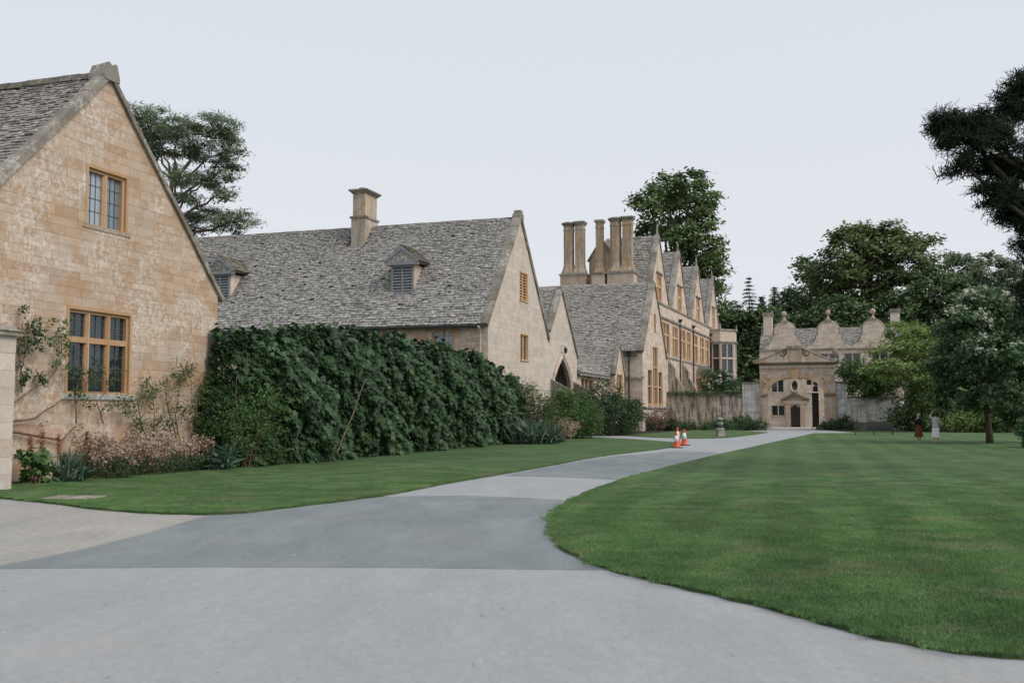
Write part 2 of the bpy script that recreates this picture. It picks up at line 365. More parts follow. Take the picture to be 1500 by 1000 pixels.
def tarmac(name, c, warm=(.36, .34, .31), wa=.4, grit=.12, stain=.5):
    n = N(name); o = n.pos()
    col = n.mix(n.math('MULTIPLY', n.step(n.noise(o, .5, 5, .6), .42, .68), wa), c, warm)
    col = n.gain(col, n.lin(n.noise(n.scale(o, (1.6, .55, 1)), .7, 6, .65, .6), .3, .72, 1 + .12 * stain, 1 - .2 * stain))
    col = n.gain(col, n.lin(n.noise(o, 70, 3, .8), .3, .7, 1 - grit, 1 + grit))
    col = n.gain(col, n.lin(n.noise(n.scale(o, (1, .35, 1)), 13, 5, .75), .3, .7, 1 - grit * .7, 1 + grit * .7))
    spk = n.step(n.noise(n.scale(o, (1, .4, 1)), 9, 3, .6), .66, .74); col = n.mix(n.math('MULTIPLY', spk, .45), col, (.12, .11, .095))
    sp3 = n.step(n.noise(n.scale(o, (1, .4, 1)), 11, 3, .6), .66, .73); col = n.mix(n.math('MULTIPLY', sp3, .3), col, (.55, .53, .49))
    n.bump(n.noise(o, 150, 3, .7), .4, .008); n.bump(n.math('ADD', n.noise(o, 110, 3, .7), n.math('MULTIPLY', n.noise(o, 4, 3), .6)), .45, .012)
    return n.done(col, .85, .25)
MAT['ground'] = groundmat(); MAT['lawn'] = lawnmat('lawn_grass', False); MAT['lawn_striped'] = lawnmat('mown_grass', True)
MAT['blade'] = lawnmat('grass_blade', False, 2.3); MAT['blade_striped'] = lawnmat('mown_grass_blade', True, 2.3)
MAT['drive'] = tarmac('pale_tarmac', (.325, .335, .35)); MAT['patch'] = tarmac('dark_tarmac', (.205, .228, .238), (.25, .262, .265), .5, .1, 1.1)
MAT['gravel'] = tarmac('gravel', (.335, .32, .30), (.38, .35, .31), .6, .22, .6); MAT['court'] = tarmac('court_gravel', (.47, .44, .40), (.5, .46, .4), .3, .3)
MAT['soil'] = plain('bed_soil', (.045, .034, .025), .95, .1, .4, 8, .6)

def catmull(pts, k=6, closed=False):
    out = []; n = len(pts)
    for i in range(n if closed else n - 1):
        p = [Vector((*(pts[(i + j) % n] if closed else pts[min(max(i + j, 0), n - 1)]), 0)) for j in (-1, 0, 1, 2)]
        for j in range(k):
            t = j / k; out.append(.5 * ((2 * p[1]) + (p[2] - p[0]) * t + (2 * p[0] - 5 * p[1] + 4 * p[2] - p[3]) * t * t + (3 * p[1] - p[0] - 3 * p[2] + p[3]) * t ** 3))
    if not closed: out.append(Vector((*pts[-1], 0)))
    return [(q.x, q.y) for q in out]
def rough(poly, amp=.03, step=.25, near=40):
    out = []
    for a, b in zip(poly, poly[1:] + poly[:1]):
        L = math.dist(a, b); n = max(1, int(L / step)) if min(a[1], b[1]) < near and L < 12 else 1
        for i in range(n): t = i / n; out.append((a[0] + (b[0] - a[0]) * t + random.uniform(-amp, amp), a[1] + (b[1] - a[1]) * t + random.uniform(-amp, amp)))
    return out
def sheet(name, poly, z, mat, skirt=.007):
    m = MB(); n = len(poly)
    me = bpy.data.meshes.new(name); bm = bmesh.new()
    vs = [bm.verts.new((x, y, z)) for x, y in poly]; f = bm.faces.new(vs); bmesh.ops.recalc_face_normals(bm, faces=[f])
    if f.normal.z < 0: f.normal_flip()
    if skirt:
        lo = [bm.verts.new((x, y, z - skirt)) for x, y in poly]
        for i in range(n): bm.faces.new((vs[i], vs[(i + 1) % n], lo[(i + 1) % n], lo[i]))
    bmesh.ops.triangulate(bm, faces=[f]); bm.to_mesh(me); bm.free(); o = link(name, me, mat); o['kind'] = 'structure'; return o
# one ground sheet to the horizon, rising to a wooded hill behind the gatehouse
def hill(x, y):
    s = lambda a, b, t: (lambda q: q * q * (3 - 2 * q))(min(1, max(0, (t - a) / (b - a))))
    return 26 * s(150, 330, y) * s(-10, 60, x)
m = MB(); xs = [-900, -500, -300, -200] + list(range(-150, 301, 15)) + [400, 600, 900]; ys = [-300, -100, -20, 0, 20, 50, 90, 120] + list(range(135, 361, 15)) + [450, 600, 900, 1400]
vs = [(x, y, hill(x, y)) for y in ys for x in xs]; k = len(xs)
m.add(vs, [[j * k + i, j * k + i + 1, (j + 1) * k + i + 1, (j + 1) * k + i] for j in range(len(ys) - 1) for i in range(k - 1)])
m.build('ground', 'ground', smooth=True)['kind'] = 'structure'
G = lambda *px: [gnd(*p) for p in px]
sheet('driveway', [(-60, -20), (60, -20), (60, 12), (12, 30), (26, 60), (30, 104), (22, 104), (4, 90), (3, 68), (-3, 60), (-14, 40), (-40, 24), (-60, 24)], .006, 'drive')
# left lawn, edged by the drive on one side and the planting bed on the other
le = catmull(G((0, 731), (60, 737), (150, 748), (240, 754), (335, 754), (420, 745), (560, 727), (660, 708), (760, 691), (880, 669), (960, 659), (992, 654))) 
back = G((985, 648), (930, 644), (858, 640.5))
left_lawn = rough(le + back + [wpos(63, 16.8), wpos(58, 16.9), wpos(30, 17.1), wpos(21, 18.0), wpos(15, 18.0)], .025)
sheet('lawn_left', left_lawn, .055, 'lawn', .06)
re_ = catmull(G((1192, 635), (1060, 665), (960, 690), (895, 710), (840, 733), (813, 752), (805, 771), (814, 797), (850, 820), (900, 838), (1000, 863), (1100, 887), (1200, 914), (1300, 940), (1400, 958), (1500, 968)))
right_lawn = rough(re_ + [(6.5, 6.4), (14, 6.2), (45, 8), (75, 40), (80, 72), (50, 76), (32, 80)], .025)
sheet('lawn_right', right_lawn, .055, 'lawn_striped', .06)
far_lawn = rough(catmull(G((868, 634.5), (930, 639), (985, 641.5), (1050, 642), (1095, 638), (1125, 633.5))) + [(20, 97), (9, 99), (3, 92)], .03, .5, 110)
sheet('lawn_far', far_lawn, .05, 'lawn', .05)
# darker resurfaced strips of the drive, gravel apron by the cottage
sheet('drive_patch', G((-40, 834), (300, 831), (600, 832), (893, 836), (850, 820), (814, 797), (803, 771), (813, 752), (842, 733.5), (760, 729), (680, 726), (560, 727.5), (420, 745.5), (335, 754.5), (300, 757), (200, 786), (100, 810), (0, 830)), .011, 'patch')
sheet('drive_patch', G((738, 697), (830, 699), (935, 704), (965, 690), (1065, 664), (1000, 660), (900, 668), (830, 678)), .011, 'patch')
sheet('gravel_apron', [(-30, 9.5)] + G((-200, 842), (0, 829), (100, 809), (200, 785), (300, 756), (240, 753), (150, 747), (60, 736), (0, 730)) + [(-30, 19)], .012, 'gravel')
sheet('court', [(20, 102), (34, 99), (52, 100), (52, 118), (20, 124)], .016, 'court')
sheet('planting_bed', [wpos(15, 18.0), wpos(21, 17.9), wpos(30, 16.9), wpos(60, 16.2), wpos(63, 16.0), wpos(63, 19), wpos(15, 19)], .065, 'soil')
sheet('planting_bed', [wpos(74, 14.8), wpos(84, 14.0), wpos(97, 12.5), wpos(97, 16.9), wpos(86, 18.2), wpos(74, 18.4)], .062, 'soil')
s = MB(); sx, sy = gnd(108, 733)
s.hexa([(sx - .5, sy - .35, .03), (sx + .45, sy - .3, .03), (sx + .5, sy + .35, .03), (sx - .45, sy + .4, .03)], [(sx - .48, sy - .33, .075), (sx + .43, sy - .28, .075), (sx + .48, sy + .33, .075), (sx - .43, sy + .38, .075)])
tag(s.build('stone_slab', 'coping'), 'flat grey stone slab set into the grass edge beside the gravel', 'slab')

# ------------------------------------------------------------------ cottage with the big gable
C = root('cottage', 'honey stone cottage with large plain gable and tall mullioned window', 'house', 21.53, 18.7)
mp = on_side(18.7); L_, R_ = gabl(16.4, 26.66, 5.5, 10.78)
wl = (20.27, 22.72, 2.2, 4.42); wu = (20.8, 22.42, 6.62, 8.2)
bl, mo = masonry(mp, L_, R_, .62, 10.72, [hole(*wl), hole(*wu)], course=(.2, .3), length=(.4, .9), breaks=(2.2, 4.42, 5.5, 6.62, 8.2))
stonework(C, 'cot', bl, mo, single=lambda a: max(p[0] for p in a) > 18.15)
bl, mo = masonry(on_side(18.62), lambda z: 16.35, lambda z: 26.72, -.1, .6, course=(.3, .36), length=(.5, 1.0))
stonework(C, 'cot', bl, mo)
MB().hexa([(16.3, 18.6, .6), (26.75, 18.6, .6), (26.75, 18.9, .6), (16.3, 18.9, .6)], [(16.3, 18.695, .68), (26.75, 18.695, .68), (26.75, 18.9, .68), (16.3, 18.9, .68)]).build('plinth_course', 'coping', C)
MB().hexa([(16.4, 18.9, 0), (26.66, 18.9, 0), (26.66, 18.9, 5.5), (21.53, 18.9, 10.7), (16.4, 18.9, 5.5)], [(16.4, 36, 0), (26.66, 36, 0), (26.66, 36, 5.5), (21.53, 36, 10.7), (16.4, 36, 5.5)]).build('wall', 'cot', C)
window(C, mp, *wl, 3, (3.56,), fw=.16, mw=.15, rows=4, cols=2); window(C, mp, *wu, 2, (), fw=.16, mw=.17, rows=4, cols=3, gl='glass_pale', sill=False)
MB().hexa([mp(20.15, 2.02, .05), mp(22.85, 2.02, .05), mp(22.8, 2.16, .09), mp(20.2, 2.16, .09)], [mp(20.15, 2.02, -.1), mp(22.85, 2.02, -.1), mp(22.8, 2.2, -.1), mp(20.2, 2.2, -.1)]).build('sill', 'wallr', C)
MB().hexa([mp(20.7, 6.5, .03), mp(22.55, 6.5, .03), mp(22.5, 6.6, .06), mp(20.75, 6.6, .06)], [mp(20.7, 6.5, -.1), mp(22.55, 6.5, -.1), mp(22.5, 6.62, -.1), mp(20.75, 6.62, -.1)]).build('sill', 'cot', C)
sl = Vector((5.13, 0, 5.28)).normalized(); slm = Vector((-5.13, 0, 5.28)).normalized()
rf = MB(); rf.hexa([(16.0, 19.0, 5.05), (21.53, 19.0, 10.74), (27.05, 19.0, 5.05), (26.9, 19.0, 4.95), (21.53, 19.0, 10.55), (16.15, 19.0, 4.95)], [(16.0, 36, 5.05), (21.53, 36, 10.74), (27.05, 36, 5.05), (26.9, 36, 4.95), (21.53, 36, 10.55), (16.15, 36, 4.95)])
roof = rf.build('roof', 'slate2', C)
sm = MB(); ex = []
slates(sm, (16.0, 19.05, 5.06), (0, 1, 0), sl, 10, 7.85, .19, .12, (.2, .42), .03, single=lambda x, y: x < 3.9 and y > 3.6 + .0 * x and y > 7.7 - (3.9 - x) * 1.35 - 1.2, extra=ex)
for a, b in ex: MB().hexa(a, b).build('slate', 'slate2', roof)
sm.build('slate_courses', 'slate2', roof, kind='stuff')
sm = MB(); slates(sm, (27.05, 19.05, 5.06), (0, 1, 0), slm, 6, 7.8, .2, .13); sm.build('slate_courses', 'slate2', roof, kind='stuff')
ridge(C, (21.53, 19.05, 10.82), (21.53, 25, 10.82), .17, .55, 'copdark')
coping(C, (16.2, 18.6, 5.2), (21.5, 18.6, 10.72), (0, 1, 0), 0, .4, .12, .95); coping(C, (26.86, 18.6, 5.2), (21.56, 18.6, 10.72), (0, 1, 0), 0, .36, .08, .95)
MB().hexa([(21.23, 18.58, 10.6), (21.83, 18.58, 10.6), (21.83, 18.58, 10.72), (21.72, 18.58, 11.06), (21.66, 18.58, 11.1), (21.53, 18.58, 11.0), (21.4, 18.58, 11.1), (21.34, 18.58, 11.06), (21.23, 18.58, 10.72)], [(21.23, 19.12, 10.6), (21.83, 19.12, 10.6), (21.83, 19.12, 10.72), (21.7, 19.12, 11.02), (21.63, 19.12, 11.05), (21.53, 19.12, 10.98), (21.43, 19.12, 11.05), (21.36, 19.12, 11.02), (21.23, 19.12, 10.72)]).build('saddle_stone', 'coping', C)
# gate pier at the left edge
px_, py_ = wpos(17.0, 17.0); GP = root('gate_pier', 'pale stone gate pier with sloping cap in front of the cottage', 'pier', world=(-10.62 - .80, 21.2), rz=R(71.5))
for i in range(9): z = i * .37; e = random.uniform(-.006, .006); MB().box(-.5 - e, .5 + e, -.55 - e, .55 + e, z + .002, z + .368).build('stone_block', 'long', GP)
MB().box(-.6, .6, -.65, .65, 3.33, 3.43).hexa([(-.64, -.69, 3.43), (.64, -.69, 3.43), (.64, .69, 3.43), (-.64, .69, 3.43)], [(-.15, -.2, 3.66), (.15, -.2, 3.66), (.15, .2, 3.66), (-.15, .2, 3.66)]).build('cap', 'coping', GP)

# ------------------------------------------------------------------ long barn range with chimney, dormers and porch gable
B = root('barn_range', 'long stone range with grey slate roof, louvred dormers and single chimney', 'house', 57.5, 18.7)
mp = on_side(18.7); La, Ra = gabl(51.7, 63.26, 6.75, 13.6); Lb, Rb = gabl(62.52, 70.94, 5.75, 10.2)
wa = (57.35, 58.95, 8.55, 10.3); wb = (57.45, 59.1, 4.9, 6.5)
bl, mo = masonry(mp, La, lambda z: min(Ra(z), 63.75) if z > 6.2 else 63.75, 0, 13.5, [hole(*wa), hole(*wb)], (.26, .36), (.4, .85), breaks=(4.9, 6.5, 8.55, 10.3))
stonework(B, 'long', bl, mo)
ac, ah, zs_ = 66.75, 2.3, 3.3
def arch(z):
    if z < zs_: return (ac - ah, ac + ah)
    if z >= 5.5: return None
    w = ah * (1 - ((z - zs_) / 2.2) ** 1.8); return (ac - w, ac + w)
bl, mo = masonry(mp, lambda z: max(63.75, Lb(z)), Rb, 0, 10.15, [arch], (.24, .34), (.4, .85), breaks=(zs_, 5.5)); stonework(B, 'long', bl, mo)
P = lambda u0, u1, ze, za, v0, v1: MB().hexa([(u0, v0, 0), (u1, v0, 0), (u1, v0, ze), ((u0 + u1) / 2, v0, za), (u0, v0, ze)], [(u0, v1, 0), (u1, v1, 0), (u1, v1, ze), ((u0 + u1) / 2, v1, za), (u0, v1, ze)])
P(51.9, 63.26, 6.75, 13.4, 18.9, 46).build('wall', 'long', B); P(63.3, 70.94, 5.75, 10.0, 20.4, 30).build('wall', 'long', B)
MB().box(64.0, 69.6, 20.2, 20.38, 0, 5.6).build('porch_shade_panel', 'dark', B)  # flat panel behind the arch, porch shade painted near-black
ring = MB()      # moulded pointed arch
prev = None
for off, d in ((0, .05), (.22, .09)):
    pts = [(ac - (ah + off), z) for z in (0, 1.2, 2.4, zs_)] + [(ac - (ah + off) * (1 - t ** 1.8), zs_ + (2.2 + off) * t) for t in (.2, .4, .6, .75, .88, 1)]
    pts += [(2 * ac - s, z) for s, z in pts[-2::-1]]; ring.tube([mp(s, z, d) for s, z in pts], .1, 6)
ring.build('arch_moulding', 'gate', B)
for uu in (64.0, 69.6): MB().hexa([(uu, 18.7, 0), (uu + .4, 18.7, 0), (uu + .4, 18.7, 3.9), (uu, 18.7, 3.9)], [(uu, 17.4, 0), (uu + .4, 17.4, 0), (uu + .4, 17.4, 3.2), (uu, 17.4, 3.2)]).build('stair_parapet', 'copdark', B)
window(B, mp, *wa, 2, (), trim='trim', louvre=True, gl='dark'); window(B, mp, *wb, 2, (), trim='trim', rows=4, cols=2)
mpf = on_front(51.7); hs_ = [(33.95, 35.4, 5.0, 6.42), (23.95, 25.2, 5.0, 6.38), (20.7, 22.1, 5.0, 6.38)]
bl, mo = masonry(mpf, lambda z: 18.71, lambda z: 44, 3.2, 6.74, [hole(*h) for h in hs_], (.26, .36), (.4, .9), breaks=(5.0, 6.4)); stonework(B, 'cot', bl, mo)
bl, mo = masonry(mpf, lambda z: 18.71, lambda z: 44, 0, 3.2, (), (.3, .4), (.5, 1.)); stonework(B, 'long', bl, mo)
for h in hs_: window(B, mpf, *h, 2, (), trim='cot_trim', rows=4, cols=2, gl='glass_pale' if h[0] < 30 else 'glass')
sa = Vector((5.78, 0, 6.75)).normalized(); sb = Vector((-5.78, 0, 6.75)).normalized()
rf = MB(); rf.hexa([(51.35, 19.0, 6.5), (57.48, 19.0, 13.5), (63.6, 19.0, 6.5), (63.5, 19.0, 6.35), (57.48, 19.0, 13.3), (51.45, 19.0, 6.35)], [(51.35, 46, 6.5), (57.48, 46, 13.5), (63.6, 46, 6.5), (63.5, 46, 6.35), (57.48, 46, 13.3), (51.45, 46, 6.35)])
roof = rf.build('roof', 'slate', B); sm = MB()
def skipd(x, y):
    v = 19.0 + x
    return any(abs(v - c) < .62 and 2.2 < y < 5.2 for c in (24.62, 37.2)) or (28.6 < v < 29.9 and y > 7.0)
slates(sm, (51.35, 19.0, 6.52), (0, 1, 0), sa, 24, 9.3, .21, .12, (.18, .42), .036, skip=skipd); sm.build('slate_courses', 'slate', roof, kind='stuff')
sm = MB(); slates(sm, (63.6, 19.0, 6.52), (0, 1, 0), sb, 6, 9.3, .24, .16); sm.build('slate_courses', 'slate', roof, kind='stuff')
rf = MB(); rf.hexa([(62.3, 18.95, 5.6), (66.73, 18.95, 10.2), (71.2, 18.95, 5.55), (71.0, 18.95, 5.4), (66.73, 18.95, 10.0), (62.5, 18.95, 5.4)], [(62.3, 30, 5.6), (66.73, 30, 10.2), (71.2, 30, 5.55), (71.0, 30, 5.4), (66.73, 30, 10.0), (62.5, 30, 5.4)])
roof2 = rf.build('porch_roof', 'slate2', B); sm = MB(); slates(sm, (62.3, 18.95, 5.62), (0, 1, 0), Vector((4.43, 0, 4.6)), 9, 6.3, .2, .13); sm.build('slate_courses', 'slate2', roof2, kind='stuff')
ridge(B, (57.48, 19.05, 13.56), (57.48, 43, 13.56), .18, .55, 'slate'); ridge(B, (66.73, 19.0, 10.26), (66.73, 30, 10.26), .16, .6, 'slate2')
for f, a in (((51.45, 18.6, 6.45), (57.45, 18.6, 13.5)), ((63.55, 18.6, 6.45), (57.51, 18.6, 13.5))): coping(B, f, a, (0, 1, 0), 0, .5, .2, .9)
for f, a in (((63.7, 18.58, 7.05), (66.7, 18.58, 10.16)), ((71.1, 18.58, 5.6), (66.76, 18.58, 10.16))): coping(B, f, a, (0, 1, 0), 0, .45, .17, .8)
MB().box(57.2, 57.76, 18.56, 19.12, 13.45, 13.8).box(57.28, 57.68, 18.6, 19.05, 13.8, 14.02).build('saddle_stone', 'coping', B); MB().box(66.5, 66.96, 18.55, 19.05, 10.1, 10.42).build('saddle_stone', 'coping', B)
MB().tube([(51.2, 19.2, 6.44), (51.2, 44, 6.44)], .075, 6).build('gutter', 'iron', B)
pipe(B, [(51.25, 19.1, 6.4), (51.5, 19.1, 6.2), (51.58, 19.1, 5.9), (51.58, 19.1, 0)], .055, 'pipe')
MB().tube([mp(66.75, 6.25, .3), mp(66.75, 6.25, 0)], .02).lathe(mp(66.75, 5.75, .3), [(.03, 0), (.11, .05), (.14, .32), (.05, .45)], 6).build('lantern', 'iron', B)
# chimney on the ridge
ch = MB(); ch.box(56.3, 58.1, 28.65, 29.65, 11.6, 14.0).box(56.37, 58.03, 28.72, 29.58, 14.12, 15.62)
ch = ch.build('chimney', 'chim', B); MB().box(56.22, 58.18, 28.57, 29.73, 14.0, 14.12).build('chimney_band', 'coping', ch)
MB().hexa([(56.35, 28.7, 15.57), (58.05, 28.7, 15.57), (58.05, 29.6, 15.57), (56.35, 29.6, 15.57)], [(56.18, 28.53, 15.74), (58.22, 28.53, 15.74), (58.22, 29.77, 15.74), (56.18, 29.77, 15.74)]).box(56.15, 58.25, 28.5, 29.8, 15.74, 15.85).build('chimney_cap', 'coping', ch)
MB().lathe((56.9, 29.2, 15.85), [(.22, 0), (.2, .2), (.17, .22)], 10).build('chimney_pot', 'chim', ch)
for cv in (24.62, 37.2):      # louvred dormers
    uf = 53.25; hw = .72
    d = MB().hexa([(uf + .06, cv - hw, 8.5), (uf + .06, cv + hw, 8.5), (uf + .06, cv + hw, 10.35), (uf + .06, cv - hw, 10.35)], [(uf + 2.1, cv - hw, 8.5), (uf + 2.1, cv + hw, 8.5), (uf + 2.1, cv + hw, 10.35), (uf + 2.1, cv - hw, 10.35)]).build('dormer', 'manor', B)
    f = MB()
    for a, b in ((cv - hw, cv - hw + .12), (cv - .05, cv + .05), (cv + hw - .12, cv + hw)): f.box(uf - .04, uf + .055, a, b, 8.75, 10.3)
    f.box(uf - .04, uf + .05, cv - hw, cv + hw, 10.2, 10.32).box(uf - .1, uf + .06, cv - hw - .05, cv + hw + .05, 8.42, 8.76).build('dormer_frame', 'greywood', d)
    for sgn in (-1, 1):
        for i in range(8):
            zc = 8.86 + i * .172; c = cv + sgn * .33
            MB().hexa([(uf - .03, c - .27, zc - .05), (uf - .03, c + .27, zc - .05), (uf - .03, c + .27, zc - .02), (uf - .03, c - .27, zc - .02)], [(uf + .05, c - .27, zc + .05), (uf + .05, c + .27, zc + .05), (uf + .05, c + .27, zc + .08), (uf + .05, c - .27, zc + .08)]).build('louvre_slat', 'greywood', d)
    MB().box(uf + .057, uf + .062, cv - hw + .1, cv + hw - .1, 8.7, 10.3).build('dormer_shade_panel', 'dark', d)  # thin near-black sheet painting the shade behind the slats
    pd = MB().box(uf - .22, uf + .1, cv - 1.02, cv + 1.02, 10.32, 10.5)
    for sgn in (-1, 1): pd.hexa([(uf - .25, cv + sgn * 1.08, 10.46), (uf - .25, cv + sgn * 1.08, 10.62), (uf - .25, cv, 11.46), (uf - .25, cv, 11.24)], [(uf + .05, cv + sgn * 1.08, 10.46), (uf + .05, cv + sgn * 1.08, 10.62), (uf + .05, cv, 11.46), (uf + .05, cv, 11.24)])
    pd.build('dormer_pediment', 'greywood', d); MB().hexa([(uf - .05, cv - .95, 10.5), (uf - .05, cv + .95, 10.5), (uf - .05, cv, 11.3)], [(uf + .02, cv - .95, 10.5), (uf + .02, cv + .95, 10.5), (uf + .02, cv, 11.3)]).build('tympanum', 'greywood', d)
    rr = MB(); ub = uf + 2.9
    rr.hexa([(uf - .2, cv - 1.1, 10.5), (uf - .2, cv, 11.44), (uf - .2, cv + 1.1, 10.5)], [(ub, cv - 1.1, 10.5), (ub, cv, 11.44), (ub, cv + 1.1, 10.5)]); dr = rr.build('dormer_roof', 'slate2', d); sm = MB()
    slates(sm, (uf - .2, cv - 1.14, 10.52), (1, 0, 0), Vector((0, 1.1, .94)), 2.6, 1.42, .17, .13); slates(sm, (uf - .2, cv + 1.14, 10.52), (1, 0, 0), Vector((0, -1.1, .94)), 2.6, 1.42, .17, .13); sm.build('slate_courses', 'copdark', dr, kind='stuff')
    MB().tube([(uf - .25, cv, 11.5), (ub - .3, cv, 11.5)], .09, 6).build('dormer_ridge', 'copdark', d)

# ------------------------------------------------------------------ low link range with a little gabled window
K = root('link_range', 'low stone link range with sloping slate roof and tiny gabled window', 'house', 78, 18.8)
bl, mo = masonry(on_side(18.8), lambda z: 71, lambda z: 85.1, 0, 4.85, [hole(72.5, 76.5, 3.0, 4.3)], (.28, .38), (.5, .9)); stonework(K, 'manor', bl, mo)
window(K, on_side(18.8), 72.5, 76.5, 3.0, 4.3, 3, (), trim='trim', rows=3)
MB().hexa([(71, 19.0, 0), (71, 26, 0), (71, 26, 10.6), (71, 19.0, 4.8)], [(85.1, 19.0, 0), (85.1, 26, 0), (85.1, 26, 10.6), (85.1, 19.0, 4.8)]).build('wall', 'manor', K)
r = MB().hexa([(71, 18.45, 4.55), (71, 26, 10.9), (71, 26, 10.7), (71, 18.45, 4.4)], [(85.15, 18.45, 4.55), (85.15, 26, 10.9), (85.15, 26, 10.7), (85.15, 18.45, 4.4)]).build('roof', 'slate2', K)
sm = MB(); slates(sm, (71, 18.45, 4.57), (1, 0, 0), Vector((0, 7.55, 6.35)), 14.1, 10.2, .26, .16, (.25, .5), .04); sm.build('slate_courses', 'slate2', r, kind='stuff')
Lk, Rk = gabl(81.0, 84.6, 4.9, 7.4)
bl, mo = masonry(on_side(18.1), Lk, Rk, 0, 7.35, [hole(81.7, 83.9, 3.2, 4.9)], (.28, .38), (.5, .9), breaks=(3.2, 4.9)); stonework(K, 'manor', bl, mo)
P(81.0, 84.6, 4.9, 7.3, 18.3, 22).build('gable_wall', 'manor', K); window(K, on_side(18.1), 81.7, 83.9, 3.2, 4.9, 2, (), trim='trim', rows=3)
sm = MB(); slates(sm, (80.8, 18.1, 4.75), (0, 1, 0), Vector((2.0, 0, 2.75)), 3.2, 3.35, .2, .15); slates(sm, (84.8, 18.1, 4.75), (0, 1, 0), Vector((-2.0, 0, 2.75)), 3.2, 3.35, .2, .15); sm.build('gable_slates', 'slate2', r, kind='stuff')
coping(K, (80.8, 18.0, 4.75), (82.78, 18.0, 7.42), (0, 1, 0), 0, .4, .15, .8); coping(K, (84.8, 18.0, 4.75), (82.82, 18.0, 7.42), (0, 1, 0), 0, .4, .12, .8)
finial(K, (82.8, 18.2, 7.5), .5, .12)

# ------------------------------------------------------------------ manor: projecting wing
Wg = root('manor_wing', 'gabled manor wing with stepped mullioned window and five tall chimney shafts', 'house', 91, 16.6)
mp = on_side(16.6); Lw, Rw = gabl(85.2, 97.1, 7.1, 13.5)
hl = [hole(87.6, 89.7, 2.4, 5.5), hole(90.1, 92.5, 2.4, 7.7), hole(92.9, 95.0, 2.4, 5.5), hole(90.8, 91.8, 9.2, 10.8)]
bl, mo = masonry(mp, Lw, Rw, 0, 13.4, hl, (.3, .42), (.5, 1.), breaks=(2.4, 5.5, 7.7, 9.2, 10.8)); stonework(Wg, 'manor', bl, mo)
for a, b, c in ((87.6, 89.7, 5.5), (90.1, 92.5, 7.7), (92.9, 95.0, 5.5)): window(Wg, mp, a, b, 2.4, c, 1 if c < 6 else 2, (4.0,) if c < 6 else (4.0, 5.8), trim='trim', rows=None, cols=3, deep=.19)
window(Wg, mp, 90.8, 91.8, 9.2, 10.8, 1, (), trim='trim', rows=3)
P(85.35, 97.1, 7.1, 13.3, 16.8, 30).build('wall', 'manor', Wg)
bl, mo = masonry(on_front(85.2), lambda z: 16.61, lambda z: 18.6, 0, 7.08, (), (.3, .42), (.5, 1.)); stonework(Wg, 'manor', bl, mo)
MB().box(85.05, 85.2, 16.45, 18.4, 4.55, 4.75).box(85.05, 97.1, 16.45, 16.6, 2.0, 2.15).build('string_course', 'coping', Wg); MB().box(85.0, 85.4, 16.45, 18.4, 6.95, 7.15).build('eaves_course', 'coping', Wg)
r = MB().hexa([(84.9, 16.95, 6.9), (91.15, 16.95, 13.55), (97.4, 16.95, 6.9), (97.2, 16.95, 6.75), (91.15, 16.95, 13.3), (85.1, 16.95, 6.75)], [(84.9, 31, 6.9), (91.15, 31, 13.55), (97.4, 31, 6.9), (97.2, 31, 6.75), (91.15, 31, 13.3), (85.1, 31, 6.75)]).build('roof', 'slate2', Wg)
sm = MB(); slates(sm, (84.9, 16.95, 6.93), (0, 1, 0), Vector((6.25, 0, 6.65)), 13, 9.1, .26, .16, (.25, .55), .045); sm.build('slate_courses', 'slate2', r, kind='stuff')
ridge(Wg, (91.15, 17, 13.62), (91.15, 30, 13.62), .18, .6, 'slate2')
coping(Wg, (84.95, 16.48, 6.85), (91.12, 16.48, 13.52), (0, 1, 0), 0, .6, .2, 1.); coping(Wg, (97.35, 16.48, 6.85), (91.18, 16.48, 13.52), (0, 1, 0), 0, .5, .14, 1.)
finial(Wg, (91.15, 16.75, 13.7), 1.0, .16)
pipe(Wg, [(84.95, 17.75, 7.0), (84.95, 17.75, 0)], .07, 'iron', (84.95, 17.75, 6.9))
MB().box(84.9, 84.99, 17.0, 18.6, 6.5, 6.62).build('pipe_branch', 'iron', Wg)
def shaft(u, v, z0, z1, w, n=4):
    rot = math.pi / 4 if n == 4 else math.pi / 8
    k = MB().lathe((u, v, 0), [(w * 1.55, z0), (w * 1.5, z0 + .15), (w * 1.15, z0 + .55), (w, z0 + 1.0), (w, z1 - .9), (w * 1.08, z1 - .85), (w * 1.08, z1 - .75), (w, z1 - .7), (w, z1 - .4)], n, rot=rot).build('chimney', 'chim', Wg)
    MB().lathe((u, v, 0), [(w * 1.05, z1 - .4), (w * 1.42, z1 - .18), (w * 1.42, z1 - .06), (w * 1.05, z1)], n, rot=rot).build('chimney_cap', 'coping', k)
for v0, v1 in ((23.9, 26.5), (22.0, 23.3), (19.15, 21.75)):
    MB().box(94.2, 95.8, v0, v1, 12.0, 15.1).build('chimney_base', 'gate', Wg); MB().box(94.1, 95.9, v0 - .1, v1 + .1, 15.1, 15.28).build('chimney_band', 'coping', Wg)
for v, w, n, t in ((25.8, .53, 8, 20.5), (24.65, .6, 4, 20.55), (22.65, .48, 4, 20.6), (21.05, .56, 8, 20.7), (19.85, .64, 4, 20.75)): shaft(95.0, v, 15.28, t, w, n)
MB().hexa([(97.2, 21.3, 12), (97.2, 24.3, 12), (97.2, 24.3, 16.9), (97.2, 23.0, 18.9), (97.2, 21.3, 16.7)], [(99.4, 21.3, 12), (99.4, 24.3, 12), (99.4, 24.3, 16.9), (99.4, 23.0, 18.9), (99.4, 21.3, 16.7)]).build('rear_gable', 'chim', Wg)
coping(Wg, (97.1, 21.2, 16.6), (97.1, 23.0, 18.95), (1, 0, 0), 0, .5, .15, .9, 'copdark'); coping(Wg, (97.1, 24.4, 16.8), (97.1, 23.0, 18.95), (1, 0, 0), 0, .5, .15, .9, 'copdark')

